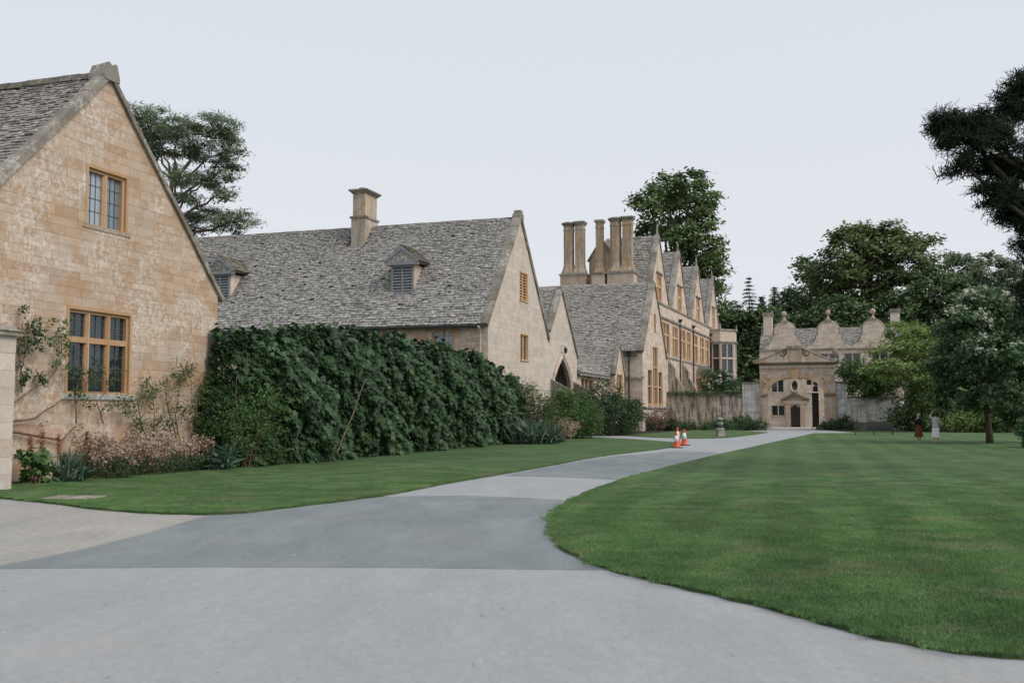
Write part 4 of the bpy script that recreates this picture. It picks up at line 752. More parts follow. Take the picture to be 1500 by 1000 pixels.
for nm, lb, Y, ls, mt, nc in (
    ('broad_tree', 'dark round tree low in the wood left of the broad tree', 178, ((1190, 430, 34, 30), (1165, 455, 30, 30), (1215, 462, 36, 30), (1185, 395, 16, 20)), 'dkwood', 150),
    ('broad_tree', 'feathery grey green tree at the right skyline of the wood', 185, ((1410, 400, 36, 26), (1448, 398, 34, 24), (1480, 410, 30, 26), (1430, 435, 50, 30), (1390, 385, 14, 12)), 'pine', 190),
    ('broad_tree', 'deep green tree between the gatehouse chimney and the blossom tree', 160, ((1350, 425, 40, 30), (1390, 440, 36, 34), (1320, 460, 44, 36), (1365, 478, 46, 36), (1372, 400, 20, 16)), 'dkwood', 200),
    ('broad_tree', 'dark tree directly above the gatehouse roof ridge', 158, ((1235, 470, 46, 34), (1285, 475, 44, 34), (1180, 485, 40, 30)), 'dkwood', 170),
    ('broad_tree', 'shadowed tree standing behind the manor bay window', 150, ((1092, 500, 26, 36), (1075, 470, 22, 26), (1118, 480, 26, 30), (1098, 540, 30, 36)), 'dkwood', 170),
    ('broad_tree', 'dark tree filling the wood behind the blossom tree', 150, ((1440, 470, 50, 40), (1490, 460, 46, 44), (1400, 500, 50, 36), (1470, 520, 60, 40), (1530, 470, 50, 60)), 'dkwood', 220)):
    cx = sum(l[0] for l in ls) / len(ls); tree(nm, lb, (*at(cx, 580, Y).xy, hill(at(cx, 580, Y).x, Y)), [lob(*l, Y, random.uniform(-3, 3)) for l in ls], nc, 55, 1.55, .72, mt, 'bark', .5, 'oval', .55, 1.1, gr, inner=.5, limbs=True, twig=.1)
def conifer(label, x, ytop, ybot, w, Y, n=26, mt='fir'):
    p = at(x, ytop, Y); q = at(x, ybot, Y); r = root('conifer', label, 'tree', world=(p.x, p.y), group='conifers on the skyline'); h = p.z; wr = w * Y / FPX; t = MB().tube([(p.x, p.y, -.2), (p.x, p.y, h * .6), (p.x, p.y, h)], [.4, .22, .02], 6); cl = []; dr = []
    for i in range(n):
        f = i / (n - 1); z = q.z + (h - q.z) * (1 - (1 - f) ** 1.0); rad = wr * (1 - f) ** .85 + .12
        for k in range(5 if f < .8 else 3):
            a = random.uniform(0, 6.28); l = rad * random.uniform(.65, 1.1); e = Vector((p.x + math.cos(a) * l, p.y + math.sin(a) * l, z - .22 * l)); t.tube([(p.x, p.y, z), e], [.06, .015], 4)
            for s in (.45, .75, 1.): cl.append(Vector((p.x, p.y, z)).lerp(e, s)[:]); dr.append((math.cos(a), math.sin(a), 0))
    o = t.build('trunk', 'bark', None); o.parent = r; o.matrix_parent_inverse = r.matrix_basis.inverted()
    cloud('crown', np.array(cl), np.array(dr), 12, .5, .3, .42, 'sprig', mt, r, .6, .3)
conifer('thin see-through conifer standing alone on the skyline beside the manor', 1097, 408, 470, 17, 185, 13)
conifer('dark conifer in the wood, second along from the thin skyline one', 1134, 422, 500, 20, 180); conifer('dark conifer with slim pointed top next to the broad tree', 1156, 424, 500, 18, 176); conifer('short dark conifer crowded behind the gatehouse left chimney', 1115, 436, 510, 20, 172)
Y = 92
tree('bright_tree', 'bright yellow green layered tree overhanging the garden wall', (*at(1345, 603, Y).xy, 0), [lob(*a, Y, b) for *a, b in ((1330, 488, 34, 16, 0), (1368, 490, 36, 18, 3), (1310, 515, 34, 16, -2), (1355, 525, 38, 20, -4), (1385, 545, 34, 24, 2), (1295, 540, 28, 18, -5), (1340, 555, 34, 20, -4), (1370, 585, 34, 22, -3), (1400, 505, 26, 24, 4), (1345, 605, 26, 22, -2), (1385, 615, 30, 20, 2))],
     230, 90, .85, .30, 'pale', 'bark', .3, 'oval', .42, 1.3, inner=.5, top=8)
tree('leafy_bush', 'dense green bush spilling over the step of the garden wall', (*at(1268, 603, 100.5).xy, 0), [lob(*a, 96) for a in ((1262, 548, 32, 20), (1290, 558, 26, 22), (1245, 540, 18, 12), (1275, 570, 34, 14), (1305, 545, 18, 22))], 130, 80, .8, .24, 'shrub', 'bark', .15, 'oval', .7, .7, inner=.5, cat='bush')
Y = 53
tp = gnd(1450, 650)
TD = [(1445, 455, 42, 30, 0), (1410, 480, 36, 30, -1), (1475, 470, 40, 34, 1), (1395, 530, 36, 30, 0), (1440, 520, 50, 40, -1.5), (1485, 530, 46, 40, .5), (1400, 575, 38, 26, 1), (1450, 580, 46, 26, -1), (1495, 590, 40, 30, 1), (1432, 440, 22, 18, -.5), (1520, 500, 40, 60, 1), (1385, 500, 18, 20, 0)]
dtree = tree('lawn_tree', 'round dark tree with pale blossom tips and short trunk on the lawn', (*tp, 0), [lob(*a, Y, b) for *a, b in TD], 340, 75, .46, .23, 'dktree', 'bark', .17, 'oval', .6, .9, inner=.5, top=6.6)
bc_ = [];
for l in [lob(*a, Y, b) for *a, b in TD if a[1] < 535]:
    c, d = clumps_in(l, 18, .98); k = (d[:, 2] > .0) & (d[:, 1] < .4); bc_.append(c[k])
bc_ = np.vstack(bc_); o = cloud('blossom', bc_, np.tile([0, -.4, .8], (len(bc_), 1)), 34, .34, .7, .2, 'oval', 'bloom', dtree, .6, .6)
Y = 27      # near conifer whose trunk stands just out of frame
tree('redwood', 'dark feathery conifer boughs reaching in from the right edge', (*at(1640, 603, Y).xy, 0),
     [lob(*a, Y, b) for *a, b in ((1395, 195, 34, 36, 0), (1378, 178, 18, 18, .3), (1425, 178, 30, 22, .5), (1450, 200, 40, 34, -.5), (1490, 150, 34, 38, .3), (1502, 118, 22, 20, 0), (1410, 240, 34, 16, -.3), (1450, 245, 34, 24, .6), (1490, 250, 40, 40, 0), (1460, 285, 36, 22, -.4), (1500, 310, 36, 34, .3), (1482, 305, 24, 24, .5), (1505, 370, 14, 40, 0), (1512, 430, 22, 40, .4), (1560, 200, 60, 80, .5), (1560, 330, 50, 70, .5))],
     470, 90, .27, .24, 'yew', 'bark', .3, 'needle', .6, .2, inner=.0, top=11, twig=.5, sag=.04, out=.9)
tree('edge_bush', 'small dark bush at the lawn edge beneath the conifer boughs', (*at(1516, 603, 46).xy, 0), [lob(1520, 640, 26, 16, 46), lob(1512, 625, 18, 14, 46)], 40, 60, .3, .14, 'dktree', 'bark', .06, 'oval', .8, .5, cat='bush')
for i, (x, y, rx, ry, Y2) in enumerate(((1420, 620, 30, 16, 84), (1475, 612, 36, 20, 82))):
    tree('low_bush', ('low bright bush in the shade left of the lawn tree trunk', 'low bright bush in the shade right of the lawn tree trunk')[i], (*at(x, 603, Y2).xy, 0), [lob(x, y, rx, ry, Y2), lob(x + 18, y - 12, rx * .7, ry * .8, Y2)], 60, 60, .7, .24, ('pale', 'shrub')[i], 'bark', .08, 'oval', .7, .6, cat='bush')

# the great fig hedge along the barn courtyard ----------------------------------
HG = root('fig_hedge', 'huge dark fig hedge of broad lobed leaves before the barn range', 'hedge', world=wpos(42, 17.4), rz=0)
def px_top(u):
    xs = [25.4, 26.1, 28.4, 33.2, 38.1, 42.7, 46.3, 50.5, 55.5, 58]; zs = [2.5, 3.65, 4.1, 4.4, 4.45, 4.4, 4.2, 3.6, 2.85, 2.2]; return np.interp(u, xs, zs)
n = 42000; u = 25.5 + 26.2 * RNG.random(n) ** 1.15; fr = RNG.random(n); topz = px_top(u) - .08 + .2 * np.sin(u * 1.7) + .2 * np.sin(u * 4.3 + 1) + .2 * np.sin(u * 9.1) + .55 * (RNG.random(n) < .012) * RNG.random(n) + .35 * np.maximum(0, np.sin(u * 6.7 + 2)) ** 8; z = np.where(fr < .8, topz * (RNG.random(n) ** .9), topz * RNG.uniform(.9, 1.03, n))
bul = .55 * np.sin(u * 1.3 + z * 1.1) + .42 * np.sin(u * 2.9 - z * 2.3) + .3 * np.sin(u * 5.3 + z * 4.7)
front = 16.55 + np.clip(27.6 - u, 0, 3) * .45 + np.clip((z / np.maximum(topz, .1) - .55), 0, 1) ** 2 * 3.2 - bul * .5
v = np.where(fr < .8, front + np.abs(RNG.normal(size=n)) * .34, RNG.uniform(16.9, 18.9, n)); v = np.where(fr >= .8, np.maximum(v, front), v)
end = u < 26.6; v = np.where(end, np.maximum(RNG.uniform(16.7, 18.6, n), front), v); z = np.where(end, z * np.clip((u - 25.4) / 1.2 + .35, .3, 1), z)
Uv, Vv = UV(18.5); Pw = u[:, None] * np.array(Uv) + v[:, None] * np.array(Vv); Pw[:, 2] = np.maximum(z, .12)
nr = rand_dir(n) * .62 + np.where((fr < .8)[:, None], -np.array(Vv) * .75 - np.array(Uv) * .35, 0) + np.array([0, 0, .75]); tip = rand_dir(n) * .6 + np.array([0, 0, -1.]) - np.array(Vv) * .4
sz = .215 * RNG.uniform(.6, 1.3, n); order = np.argsort(u - .6 * (17 - v) + RNG.normal(size=n) * 4 + np.where(v < front + .1, 0, 60)); big = order[:240]; rest = order[240:]
o = link('foliage', leaf_mesh('foliage', Pw[rest], nr[rest], tip[rest], sz[rest], 'fig'), 'fig', HG); o.matrix_parent_inverse = HG.matrix_basis.inverted(); o['kind'] = 'stuff'
pl = leaf_mesh('leaf', np.zeros((1, 3)), np.array([[0, 0, 1.]]), np.array([[0, 1., 0]]), np.ones(1), 'fig'); HGm = HG.matrix_basis.inverted()
for i in big:
    o = link('leaf', pl, 'fig', HG); nv = Vector(nr[i]).normalized(); tv = Vector(tip[i]); tv = (tv - nv * tv.dot(nv)).normalized(); sv_ = tv.cross(nv); m4 = Matrix((sv_, tv, nv)).transposed().to_4x4(); m4.translation = HGm @ Vector(Pw[i]); o.matrix_basis = m4 @ Matrix.Scale(sz[i], 4)
st = MB()
for i in range(46):
    uu = random.uniform(26.5, 51); zz = float(px_top(uu)) * random.uniform(.55, .92); a = Vector((*wpos(uu, 17.9), 0)); b = Vector((*wpos(uu + random.uniform(-1.2, 1.2), 17.2), zz)); st.tube(bend(a, b, 4, 0, .05), [.05, .04, .035, .025, .012], 5)
a = Vector((*wpos(30.3, 16.4), .3)); st.tube(bend(a, Vector((*wpos(32.2, 16.3), 2.9)), 4, 0, .02), [.03, .028, .024, .02, .012], 5)
o = st.build('stem', 'twig'); o.parent = HG; o.matrix_parent_inverse = HGm; o['kind'] = 'stuff'
core = MB(); us = np.linspace(27.4, 50.6, 26); ra = []
for uu in us:
    t_ = float(px_top(uu)) - .55; ra.append([(*wpos(uu, 17.5), 0), (*wpos(uu, 17.5), t_ * .55), (*wpos(uu, 18.0), t_), (*wpos(uu, 18.6), t_ * .9), (*wpos(uu, 18.6), 0)])
vs = [p for r_ in ra for p in r_]; core.add(vs, [[i * 5 + k, i * 5 + (k + 1) % 5, (i + 1) * 5 + (k + 1) % 5, (i + 1) * 5 + k] for i in range(25) for k in range(5)] + [[0, 1, 2, 3, 4], [125 + k for k in range(5)]])
o = core.build('inner_growth', 'shrubdk'); o.parent = HG; o.matrix_parent_inverse = HGm
def bush(name, label, u, v, lobes, nclump, per, rc, size, mat, shape='oval', up=.5, cat='shrub', group=None, droop=.2, stems=8, flat=.8, zc=0, inner=.4, sm='twig'):
    """lobes in local metres: (du, dv, z, ru, rv, rz)"""
    r = root(name, label, cat, world=wpos(u, v), group=group); L = []
    for l in lobes: x, y = wpos(u + l[0], v + l[1]); L.append((x, y, l[2], l[3], l[4], l[5]))
    cls, drs = [], []; vol = np.array([l[3] * l[5] for l in L])
    for l, w in zip(L, vol / vol.sum()): c, d = clumps_in(l, max(2, int(nclump * w)), inner); c[:, 2] = np.maximum(c[:, 2], .06); cls.append(c); drs.append(d)
    cl = np.vstack(cls); dr = np.vstack(drs); t = MB(); b = Vector((*wpos(u, v), .03))
    for i in RNG.integers(0, len(cl), stems): t.tube(bend(b + Vector((random.uniform(-.2, .2), random.uniform(-.2, .2), 0)), cl[i], 4, .06, .05), [.022, .018, .014, .009, .004], 4)
    if stems: o = t.build('stem', sm); o.parent = r; o.matrix_parent_inverse = r.matrix_basis.inverted(); o['kind'] = 'stuff'
    cloud('foliage', cl, dr, per, rc, flat, size, shape, mat, r, up, droop, kind='stuff'); return r
bush('round_shrub', 'rounded bright green shrub below the porch archway', 60.2, 16.2, [(0, 0, 1.3, 1.9, 1.7, 1.3), (-1.2, .4, 1.2, 1.3, 1.3, 1.2), (1.3, -.2, 1.2, 1.4, 1.3, 1.2), (-.2, .6, 2.3, 1.1, 1.1, .9), (.9, .4, 2.3, 1.2, 1.0, .8)], 190, 70, .45, .14, 'shrub', inner=.55)
bush('round_shrub', 'tall dark green shrub between the porch and the manor wing', 70.6, 16.0, [(0, 0, 1.5, 2.2, 1.9, 1.5), (1.4, 0, 1.4, 2.0, 1.6, 1.4), (-1.3, .3, 1.6, 1.5, 1.5, 1.4), (.2, .5, 2.9, 1.6, 1.2, 1.0), (3.0, -.2, 1.0, 1.7, 1.2, 1.0)], 220, 70, .5, .15, 'shrubdk', inner=.55)
bush('loose_shrub', 'loose olive shrub at the far end of the fig hedge', 53.4, 16.9, [(0, 0, 1.4, 1.6, 1.2, 1.4), (-.9, .4, 2.3, 1.3, 1, 1.0), (1.4, -.2, 1.0, 1.3, 1, 1.0), (-1.9, .5, 2.7, 1.0, .9, .9)], 130, 70, .5, .12, 'rose', stems=14)
bush('dry_perennial', 'pale buff dried flower clump beside the round shrub', 55.8, 15.6, [(0, 0, .75, 1.0, .6, .6), (.8, 0, .8, .7, .5, .5)], 40, 60, .3, .07, 'dry', 'kite', stems=14)
bush('spiky_plant', 'spiky green leaved perennial at foot of the fig hedge end', 49.0, 15.9, [(0, 0, .35, 1.7, .5, .3), (2, -.2, .35, 1.3, .5, .3)], 34, 30, .4, .75, 'iris', 'blade', up=.0, droop=-1.6, stems=0)
Yw = 97
for i, (x, z, w, mt, lb) in enumerate(((948, 1.3, 1.5, 'shrubdk', 'small dark shrub at the foot of the manor wing'), (968, 1.7, 1.8, 'smoke', 'purple brown smoky shrub at the corner of the manor wing'), (985, .9, 1.2, 'shrubdk', 'low dark shrub where the streaked wall meets the wing'), (1020, .7, 2.2, 'shrubdk', 'low dark border shrub under the middle of the streaked wall'), (1070, 1.0, 2.0, 'dktree', 'dark shrub under the streaked wall beyond the stone post'), (1092, 1.1, 1.8, 'shrubdk', 'dark shrub below the tall wall by the gateway'), (1108, .7, 1.2, 'shrubdk', 'small dark shrub touching the left gate pier'), (1225, .8, 1.6, 'shrubdk', 'dark shrub at the foot of the right gate pier'), (1245, 1.2, 1.2, 'rose', 'sparse climbing shrub on the whitish wall beside the bench'), (1295, .8, 1.4, 'shrubdk', 'dark shrub between the bench and the wall end'))):
    Yq = 92 if i < 7 else 94; p = at(x, 603, Yq - (4 if i < 3 else 0)); U_, V_ = UV(18.5); q = Vector((p.x, p.y, 0)); bush('border_shrub', lb, q.dot(U_), q.dot(V_), [(0, 0, z * .55, w * .8, w, z * .6), (0, w * .5, z * .4, w * .6, w * .7, z * .5)], 40, 55, .4, .16, mt, group='shrubs along the garden walls', stems=6)
bq = Vector(at(1056, 603, 107)); U_, V_ = UV(18.5)
bush('white_bush', 'round bush with creamy white flowers beneath the manor bay', bq.dot(U_), bq.dot(V_), [(0, 0, 4.2, 2.0, 2.0, 1.9), (0, .8, 4.8, 1.4, 1.4, 1.5), (0, -1, 4.6, 1.4, 1.4, 1.5), (0, 0, 2.2, 1.6, 1.6, 1.8)], 120, 60, .5, .2, 'dktree', cat='bush')
wf = bpy.data.objects['white_bush']; c_, d_ = clumps_in((bq.x, bq.y, 4.6, 1.9, 1.9, 1.7), 30, .97); cloud('blossom', c_, d_, 10, .3, .8, .22, 'oval', 'white', wf, .5)
iv = root('wall_growth', 'dark mossy growth draped along the coping of the streaked wall', 'ivy', world=wpos(GU, (va + vb) / 2)); nI = 90
cI = np.array([(*wpos(GU + .35 + random.uniform(-.1, .6), random.uniform(va + .2, vb - .3)), 3.45 + random.uniform(-.05, .22)) for _ in range(nI)]); cloud('foliage', cI, np.tile([0, -.3, .6], (nI, 1)), 40, .3, .6, .16, 'oval', 'dkwood', iv, .5, .3, kind='stuff')
for i, (x, yc, rx, ry, Yq, lb) in enumerate(((1335, 600, 22, 34, 90, 'dark leafy bush hugging the free end of the whitish wall'), (1385, 600, 34, 26, 88, 'shadowy bush directly behind the two people'), (1440, 596, 40, 30, 90, 'shadowy bush directly behind the lawn tree trunk'), (1500, 590, 46, 36, 90, 'shadowy bush filling the gap under the conifer boughs'))):
    tree('shade_bush', lb, (*at(x, 603, Yq).xy, 0), [lob(x, yc, rx, ry, Yq), lob(x - 12, yc + 14, rx * .8, ry * .6, Yq, -1), lob(x + 14, yc + 12, rx * .8, ry * .6, Yq, 1)], 80, 60, .8, .26, 'dkwood', 'bark', .1, 'oval', .7, .6, 'bushes in the shade by the wall end', cat='bush')
# cottage bed ------------------------------------------------------------
def climber(name, label, stems_, clus, mat, size, per, rc, cat='climber', smat='twig', r0=.022):
    """stems: polylines of (u, z, d) on the cottage wall; clus: (u, z, d, r)"""
    u0 = stems_[0][0][0]; r = root(name, label, cat, world=wpos(u0, 18.5)); t = MB()
    for s in stems_:
        p = [Vector((*wpos(u, 18.62 - d), z)) for u, z, d in s]; q = []
        for a, b in zip(p[:-1], p[1:]): q += bend(a, b, 4, 0, .03)[:-1]
        q.append(p[-1]); t.tube(q, [r0 * (1 - .7 * i / len(q)) for i in range(len(q))], 5)
    o = t.build('stem', smat); o.parent = r; o.matrix_parent_inverse = r.matrix_basis.inverted(); o['kind'] = 'stuff'
    cl = []; rr = []
    for u, z, d, q in clus:
        for k in range(max(2, int(q * 16))):
            a = random.uniform(0, 6.28); l = q * math.sqrt(random.random()); cl.append((*wpos(u + math.cos(a) * l, 18.6 - d - random.uniform(0, .18)), z + math.sin(a) * l)); rr.append(rc)
    cloud('foliage', np.array(cl), np.tile(-np.array(Vv) + np.array([0, 0, .3]), (len(cl), 1)), per, np.array(rr), .9, size, 'oval', mat, r, .3, .5, kind='stuff')
cu = lambda x, y: on_v(x, y, 18.6)
def S(*pts): return [(*cu(x, y), .06) for x, y in pts]
def K_(*pts): return [(*cu(x, y), .08, r) for x, y, r in pts]
climber('wall_climber', 'dark leaved wall climber beside the gate pier', [S((16, 592), (45, 570), (62, 562)), S((34, 566), (25, 520), (32, 470)), S((30, 575), (28, 545), (40, 500))], K_((38, 470, .34), (50, 485, .3), (30, 490, .3), (28, 510, .25), (42, 500, .25), (28, 545, .2), (52, 545, .18), (26, 560, .15), (52, 560, .12)), 'shrubdk', .085, 24, .12)
climber('wall_climber', 'climber with curving bare stem left of the cottage window', [S((62, 564), (78, 545), (90, 520), (86, 490)), S((62, 562), (50, 540))], K_((80, 480, .26), (70, 500, .22), (84, 515, .2), (92, 495, .2), (76, 525, .18), (90, 535, .16)), 'shrub', .08, 22, .12)
climber('wall_climber', 'leafy climber crossing the lower lights of the cottage window', [S((110, 620), (108, 580), (118, 545), (140, 550)), S((150, 620), (140, 590), (165, 560)), S((110, 590), (125, 560), (170, 555))], K_((105, 560, .24), (118, 540, .26), (128, 560, .22), (140, 550, .24), (155, 558, .24), (165, 545, .16), (108, 580, .2), (128, 590, .2), (150, 600, .2), (180, 600, .25), (168, 590, .2)), 'rose', .07, 22, .12)
climber('espalier_branch', 'bare espaliered branches trained low across the cottage wall', [S((14, 617), (50, 612), (62, 603), (95, 582)), S((14, 632), (60, 640), (90, 644), (105, 628), (112, 622))], K_((58, 620, .12), (108, 625, .1)), 'rose', .05, 12, .1, 'branch', r0=.035)
for lb, st_, kl in (('sparse rose bush on the wall under the cottage window corner', [S((225, 655), (205, 625), (200, 590), (212, 555)), S((222, 650), (225, 610), (220, 570)), S((218, 650), (195, 600))], K_((205, 570, .35), (220, 560, .3), (212, 590, .35), (200, 610, .3), (222, 620, .3), (208, 640, .35), (190, 590, .25))),
                    ('tall sparse rose bush by the pale streak on the cottage wall', [S((265, 655), (255, 610), (262, 560), (268, 545)), S((262, 655), (245, 600), (240, 570))], K_((262, 545, .35), (250, 560, .3), (272, 550, .3), (245, 585, .35), (258, 600, .3), (240, 620, .25))),
                    ('grey green rose bush against the cottage corner', [S((290, 660), (285, 610), (292, 560)), S((295, 660), (300, 600), (290, 575))], K_((288, 560, .4), (298, 580, .4), (284, 590, .4), (295, 610, .45), (280, 620, .35), (300, 640, .4), (305, 560, .3)))):
    climber('rose_bush', lb, st_, kl, 'rose', .07, 34, .2, 'rose')
bush('arching_shrub', 'arching leafy shrub between the cottage corner and the fig hedge', 26.0, 17.2, [(0, 0, 1.3, .9, .8, .9), (.6, -.1, 1.9, .8, .7, .8), (-.5, .1, .9, .8, .6, .7), (.9, 0, .8, .8, .6, .7)], 150, 50, .26, .085, 'shrub', stems=26, droop=.5)
bq_ = [on_v(x, 690, 17.9)[0] for x in (48, 92, 130, 160, 195, 230, 262, 295, 325, 350)]
bush('broad_leaf_plant', 'broad leaved green perennial at the foot of the gate pier', bq_[0], 17.9, [(0, 0, .5, .32, .25, .4), (.1, 0, .3, .4, .3, .25)], 22, 9, .16, .17, 'shrub', 'fig', stems=10, droop=.8)
bush('iris_plant', 'fan of pointed blue green iris blades in the cottage bed', bq_[1], 17.75, [(0, 0, .16, .3, .25, .1)], 10, 11, .22, .62, 'iris', 'blade', up=0, droop=-1.6, stems=0)
for i, (x, lb) in enumerate(((130, 'dry buff seed heads nearest the iris blades'), (165, 'thick buff flower heads below the cottage window'), (200, 'buff dried flowers under the sparse rose bush'), (245, 'thin buff flowers under the tall rose bush'), (285, 'last buff flowers of the bed by the cottage corner'))):
    u_ = on_v(x, 680, 17.9)[0]; bush('dry_perennial', lb, u_, 17.95, [(0, 0, .85 - .05 * i, .55, .3, .42), (.3, 0, .6, .5, .3, .35)], 44, 34, .16, .075, 'dry', 'kite', stems=22, group='dried perennials in the cottage bed')
for i, (x, lb) in enumerate(((150, 'low green edging plant under the thickest dry flowers'), (205, 'low green edging plant with white flowers mid bed'), (245, 'low green edging plant below the tall rose bush'), (285, 'low green edging plant at the bed end by the corner'))):
    u_ = on_v(x, 700, 17.6)[0]; b_ = bush('edging_plant', lb, u_, 17.5, [(0, 0, .25, .6, .3, .25), (.5, 0, .3, .5, .3, .28)], 40, 34, .14, .06, 'shrubdk', stems=0, group='edging plants of the cottage bed')
for i, x in enumerate((43, 60, 84, 124)):
    u_, z_ = on_v(x, 640 if i < 2 else 650, 17.95); p = Vector((*wpos(u_, 17.95), 0)); r = root('seed_spike', ('short rust seed spike beside the broad leaved plant', 'rust seed spike between broad leaved plant and iris blades', 'rust seed spike directly behind the iris blades', 'tallest rust seed spike at the start of the dry flowers')[i], 'plant', world=(p.x, p.y), group='rust seed spikes'); t = MB().tube([p, p + Vector((.04, 0, z_ + .1 * i))], [.014, .008], 5).build('stem', 'twig'); t.parent = r; t.matrix_parent_inverse = r.matrix_basis.inverted()
    cl = np.array([[p.x + .03, p.y, z_ + .1 * i - k * .045] for k in range(10)]); cloud('seed_head', cl, np.tile([0, 0, .1], (10, 1)), 14, .06, 1, .05, 'kite', 'rust', r, .2)
bush('fern_plant', 'arching fern fronds in the gap before the fig hedge', on_v(322, 690, 17.2)[0], 17.0, [(0, 0, .3, .35, .3, .2)], 8, 12, .2, .7, 'iris', 'blade', up=.2, droop=-.6, stems=0)
# ------------------------------------------------------------------ traffic cones
MAT['orange'] = plain('cone_orange', (.60, .075, .025), .5, .4, .12); MAT['sleeve'] = plain('reflective_sleeve', (.72, .74, .74), .45, .5, .12); MAT['rubber'] = plain('black_rubber', (.03, .034, .04), .7)
def cone(label, x, y, h=.78, t=0., group=None):
    r = root('traffic_cone', label, 'cone', world=(x, y), rz=t, group=group); b = .235
    MB().hexa([(-.24, -.24, 0), (.24, -.24, 0), (.24, .24, 0), (-.24, .24, 0)], [(-.22, -.22, .05), (.22, -.22, .05), (.22, .22, .05), (-.22, .22, .05)]).build('base', 'rubber', r)
    rad = lambda f: .165 - .13 * f
    MB().lathe((0, 0, .05), [(rad(0) + .02, 0), (rad(0), .015), (rad(.36), .36 * h), (rad(.95), .95 * h), (rad(1) * .6, h)], 20).build('body', 'orange', r, True)
    MB().lathe((0, 0, .05), [(rad(.36) + .004, .36 * h), (rad(.74) + .004, .74 * h), (rad(.74) - .002, .74 * h)], 20).build('sleeve', 'sleeve', r, True); return r
cone('orange and white traffic cone standing alone at the lawn tip', *gnd(991, 656), .72, .3)
c2 = gnd(1002.5, 652.5); cone('traffic cone with dark base, nearer of the touching pair', *c2, .80, .1); cone('traffic cone half hidden behind its touching twin', c2[0] - .22, c2[1] + .75, .88, .5)
# ------------------------------------------------------------------ weathered stone post with carved bands
x, y = gnd(1055, 639.5); r = root('stone_post', 'weathered grey carved stone post on grass before the streaked wall', 'post', world=(x, y), rz=.3)
MAT['poststone'] = stone('post_stone', (.30, .28, .25), (.46, .45, .42), .6, .4, (.16, .155, .14)); MAT['postdark'] = stone('post_dark_band', (.06, .058, .05), (.12, .115, .10), .2, .3)
MB().hexa([(-.26, -.24, 0), (.26, -.24, 0), (.26, .24, 0), (-.26, .24, 0)], [(-.2, -.2, .48), (.2, -.2, .48), (.2, .2, .48), (-.2, .2, .48)]).build('pedestal', 'poststone', r); MB().lathe((0, 0, .48), [(.27, 0), (.29, .05), (.26, .1)], 10).build('rim', 'poststone', r)
MB().lathe((0, 0, .58), [(.18, 0), (.2, .1), (.17, .24)], 10).build('lower_band', 'postdark', r); MB().lathe((0, 0, .82), [(.2, 0), (.23, .08), (.21, .16)], 10).build('shaft', 'poststone', r)
MB().lathe((0, 0, .98), [(.19, 0), (.17, .1), (.18, .18)], 10).build('upper_band', 'postdark', r); MB().lathe((0, 0, 1.16), [(.2, 0), (.23, .04), (.22, .1), (.08, .15)], 10).build('cap', 'poststone', r)
# ------------------------------------------------------------------ bench
bx0 = at(1279, 603, 71); r = root('garden_bench', 'long dark weathered timber bench facing the lawn before the whitish wall', 'bench', world=(bx0.x, bx0.y), rz=R(-18.5)); MAT['bench'] = plain('weathered_teak', (.075, .073, .070), .8, .2, .3, 12)
for sx in (-1.25, 0, 1.25):
    MB().box(sx - .035, sx + .035, -.27, -.2, 0, .62 if sx else .42).build('leg', 'bench', r); MB().hexa([(sx - .035, .2, 0), (sx + .035, .2, 0), (sx + .035, .27, 0), (sx - .035, .27, 0)], [(sx - .035, .3, .9), (sx + .035, .3, .9), (sx + .035, .36, .9), (sx - .035, .36, .9)]).build('leg', 'bench', r)
for i in range(5): MB().box(-1.28, 1.28, -.27 + i * .105, -.185 + i * .105, .42, .445).build('seat_slat', 'bench', r)
for i in range(5): MB().box(-1.22, 1.22, .225 + i * .017, .25 + i * .017, .5 + i * .078, .56 + i * .078).build('back_slat', 'bench', r)
for sx in (-1.25, 1.25): MB().box(sx - .05, sx + .05, -.3, .3, .62, .66).build('armrest', 'bench', r)
MB().box(-1.28, 1.28, .29, .36, .88, .95).build('top_rail', 'bench', r)
# ------------------------------------------------------------------ two people
MAT['skin'] = plain('skin', (.50, .33, .25), .55, .4, .06); 
for k, c in (('cl_dark', (.018, .018, .022)), ('cl_rust', (.13, .045, .022)), ('cl_grey', (.42, .43, .43)), ('cl_white', (.66, .67, .72)), ('hair_fair', (.36, .30, .23)), ('hair_dark', (.05, .033, .024)), ('shoe', (.30, .24, .2)), ('ink', (.02, .02, .02)), ('cloth_bag', (.55, .53, .5))): MAT[k] = plain(k, c, .85, .2, .12, 14, .15)
def rings(m, rs, n=16):
    vs = [(cx + rx * math.cos(2 * math.pi * k / n), cy + ry * math.sin(2 * math.pi * k / n), z) for z, rx, ry, cx, cy in rs for k in range(n)]
    m.add(vs, [[i * n + k, i * n + (k + 1) % n, (i + 1) * n + (k + 1) % n, (i + 1) * n + k] for i in range(len(rs) - 1) for k in range(n)] + [list(range(n))[::-1], [(len(rs) - 1) * n + k for k in range(n)]]); return m
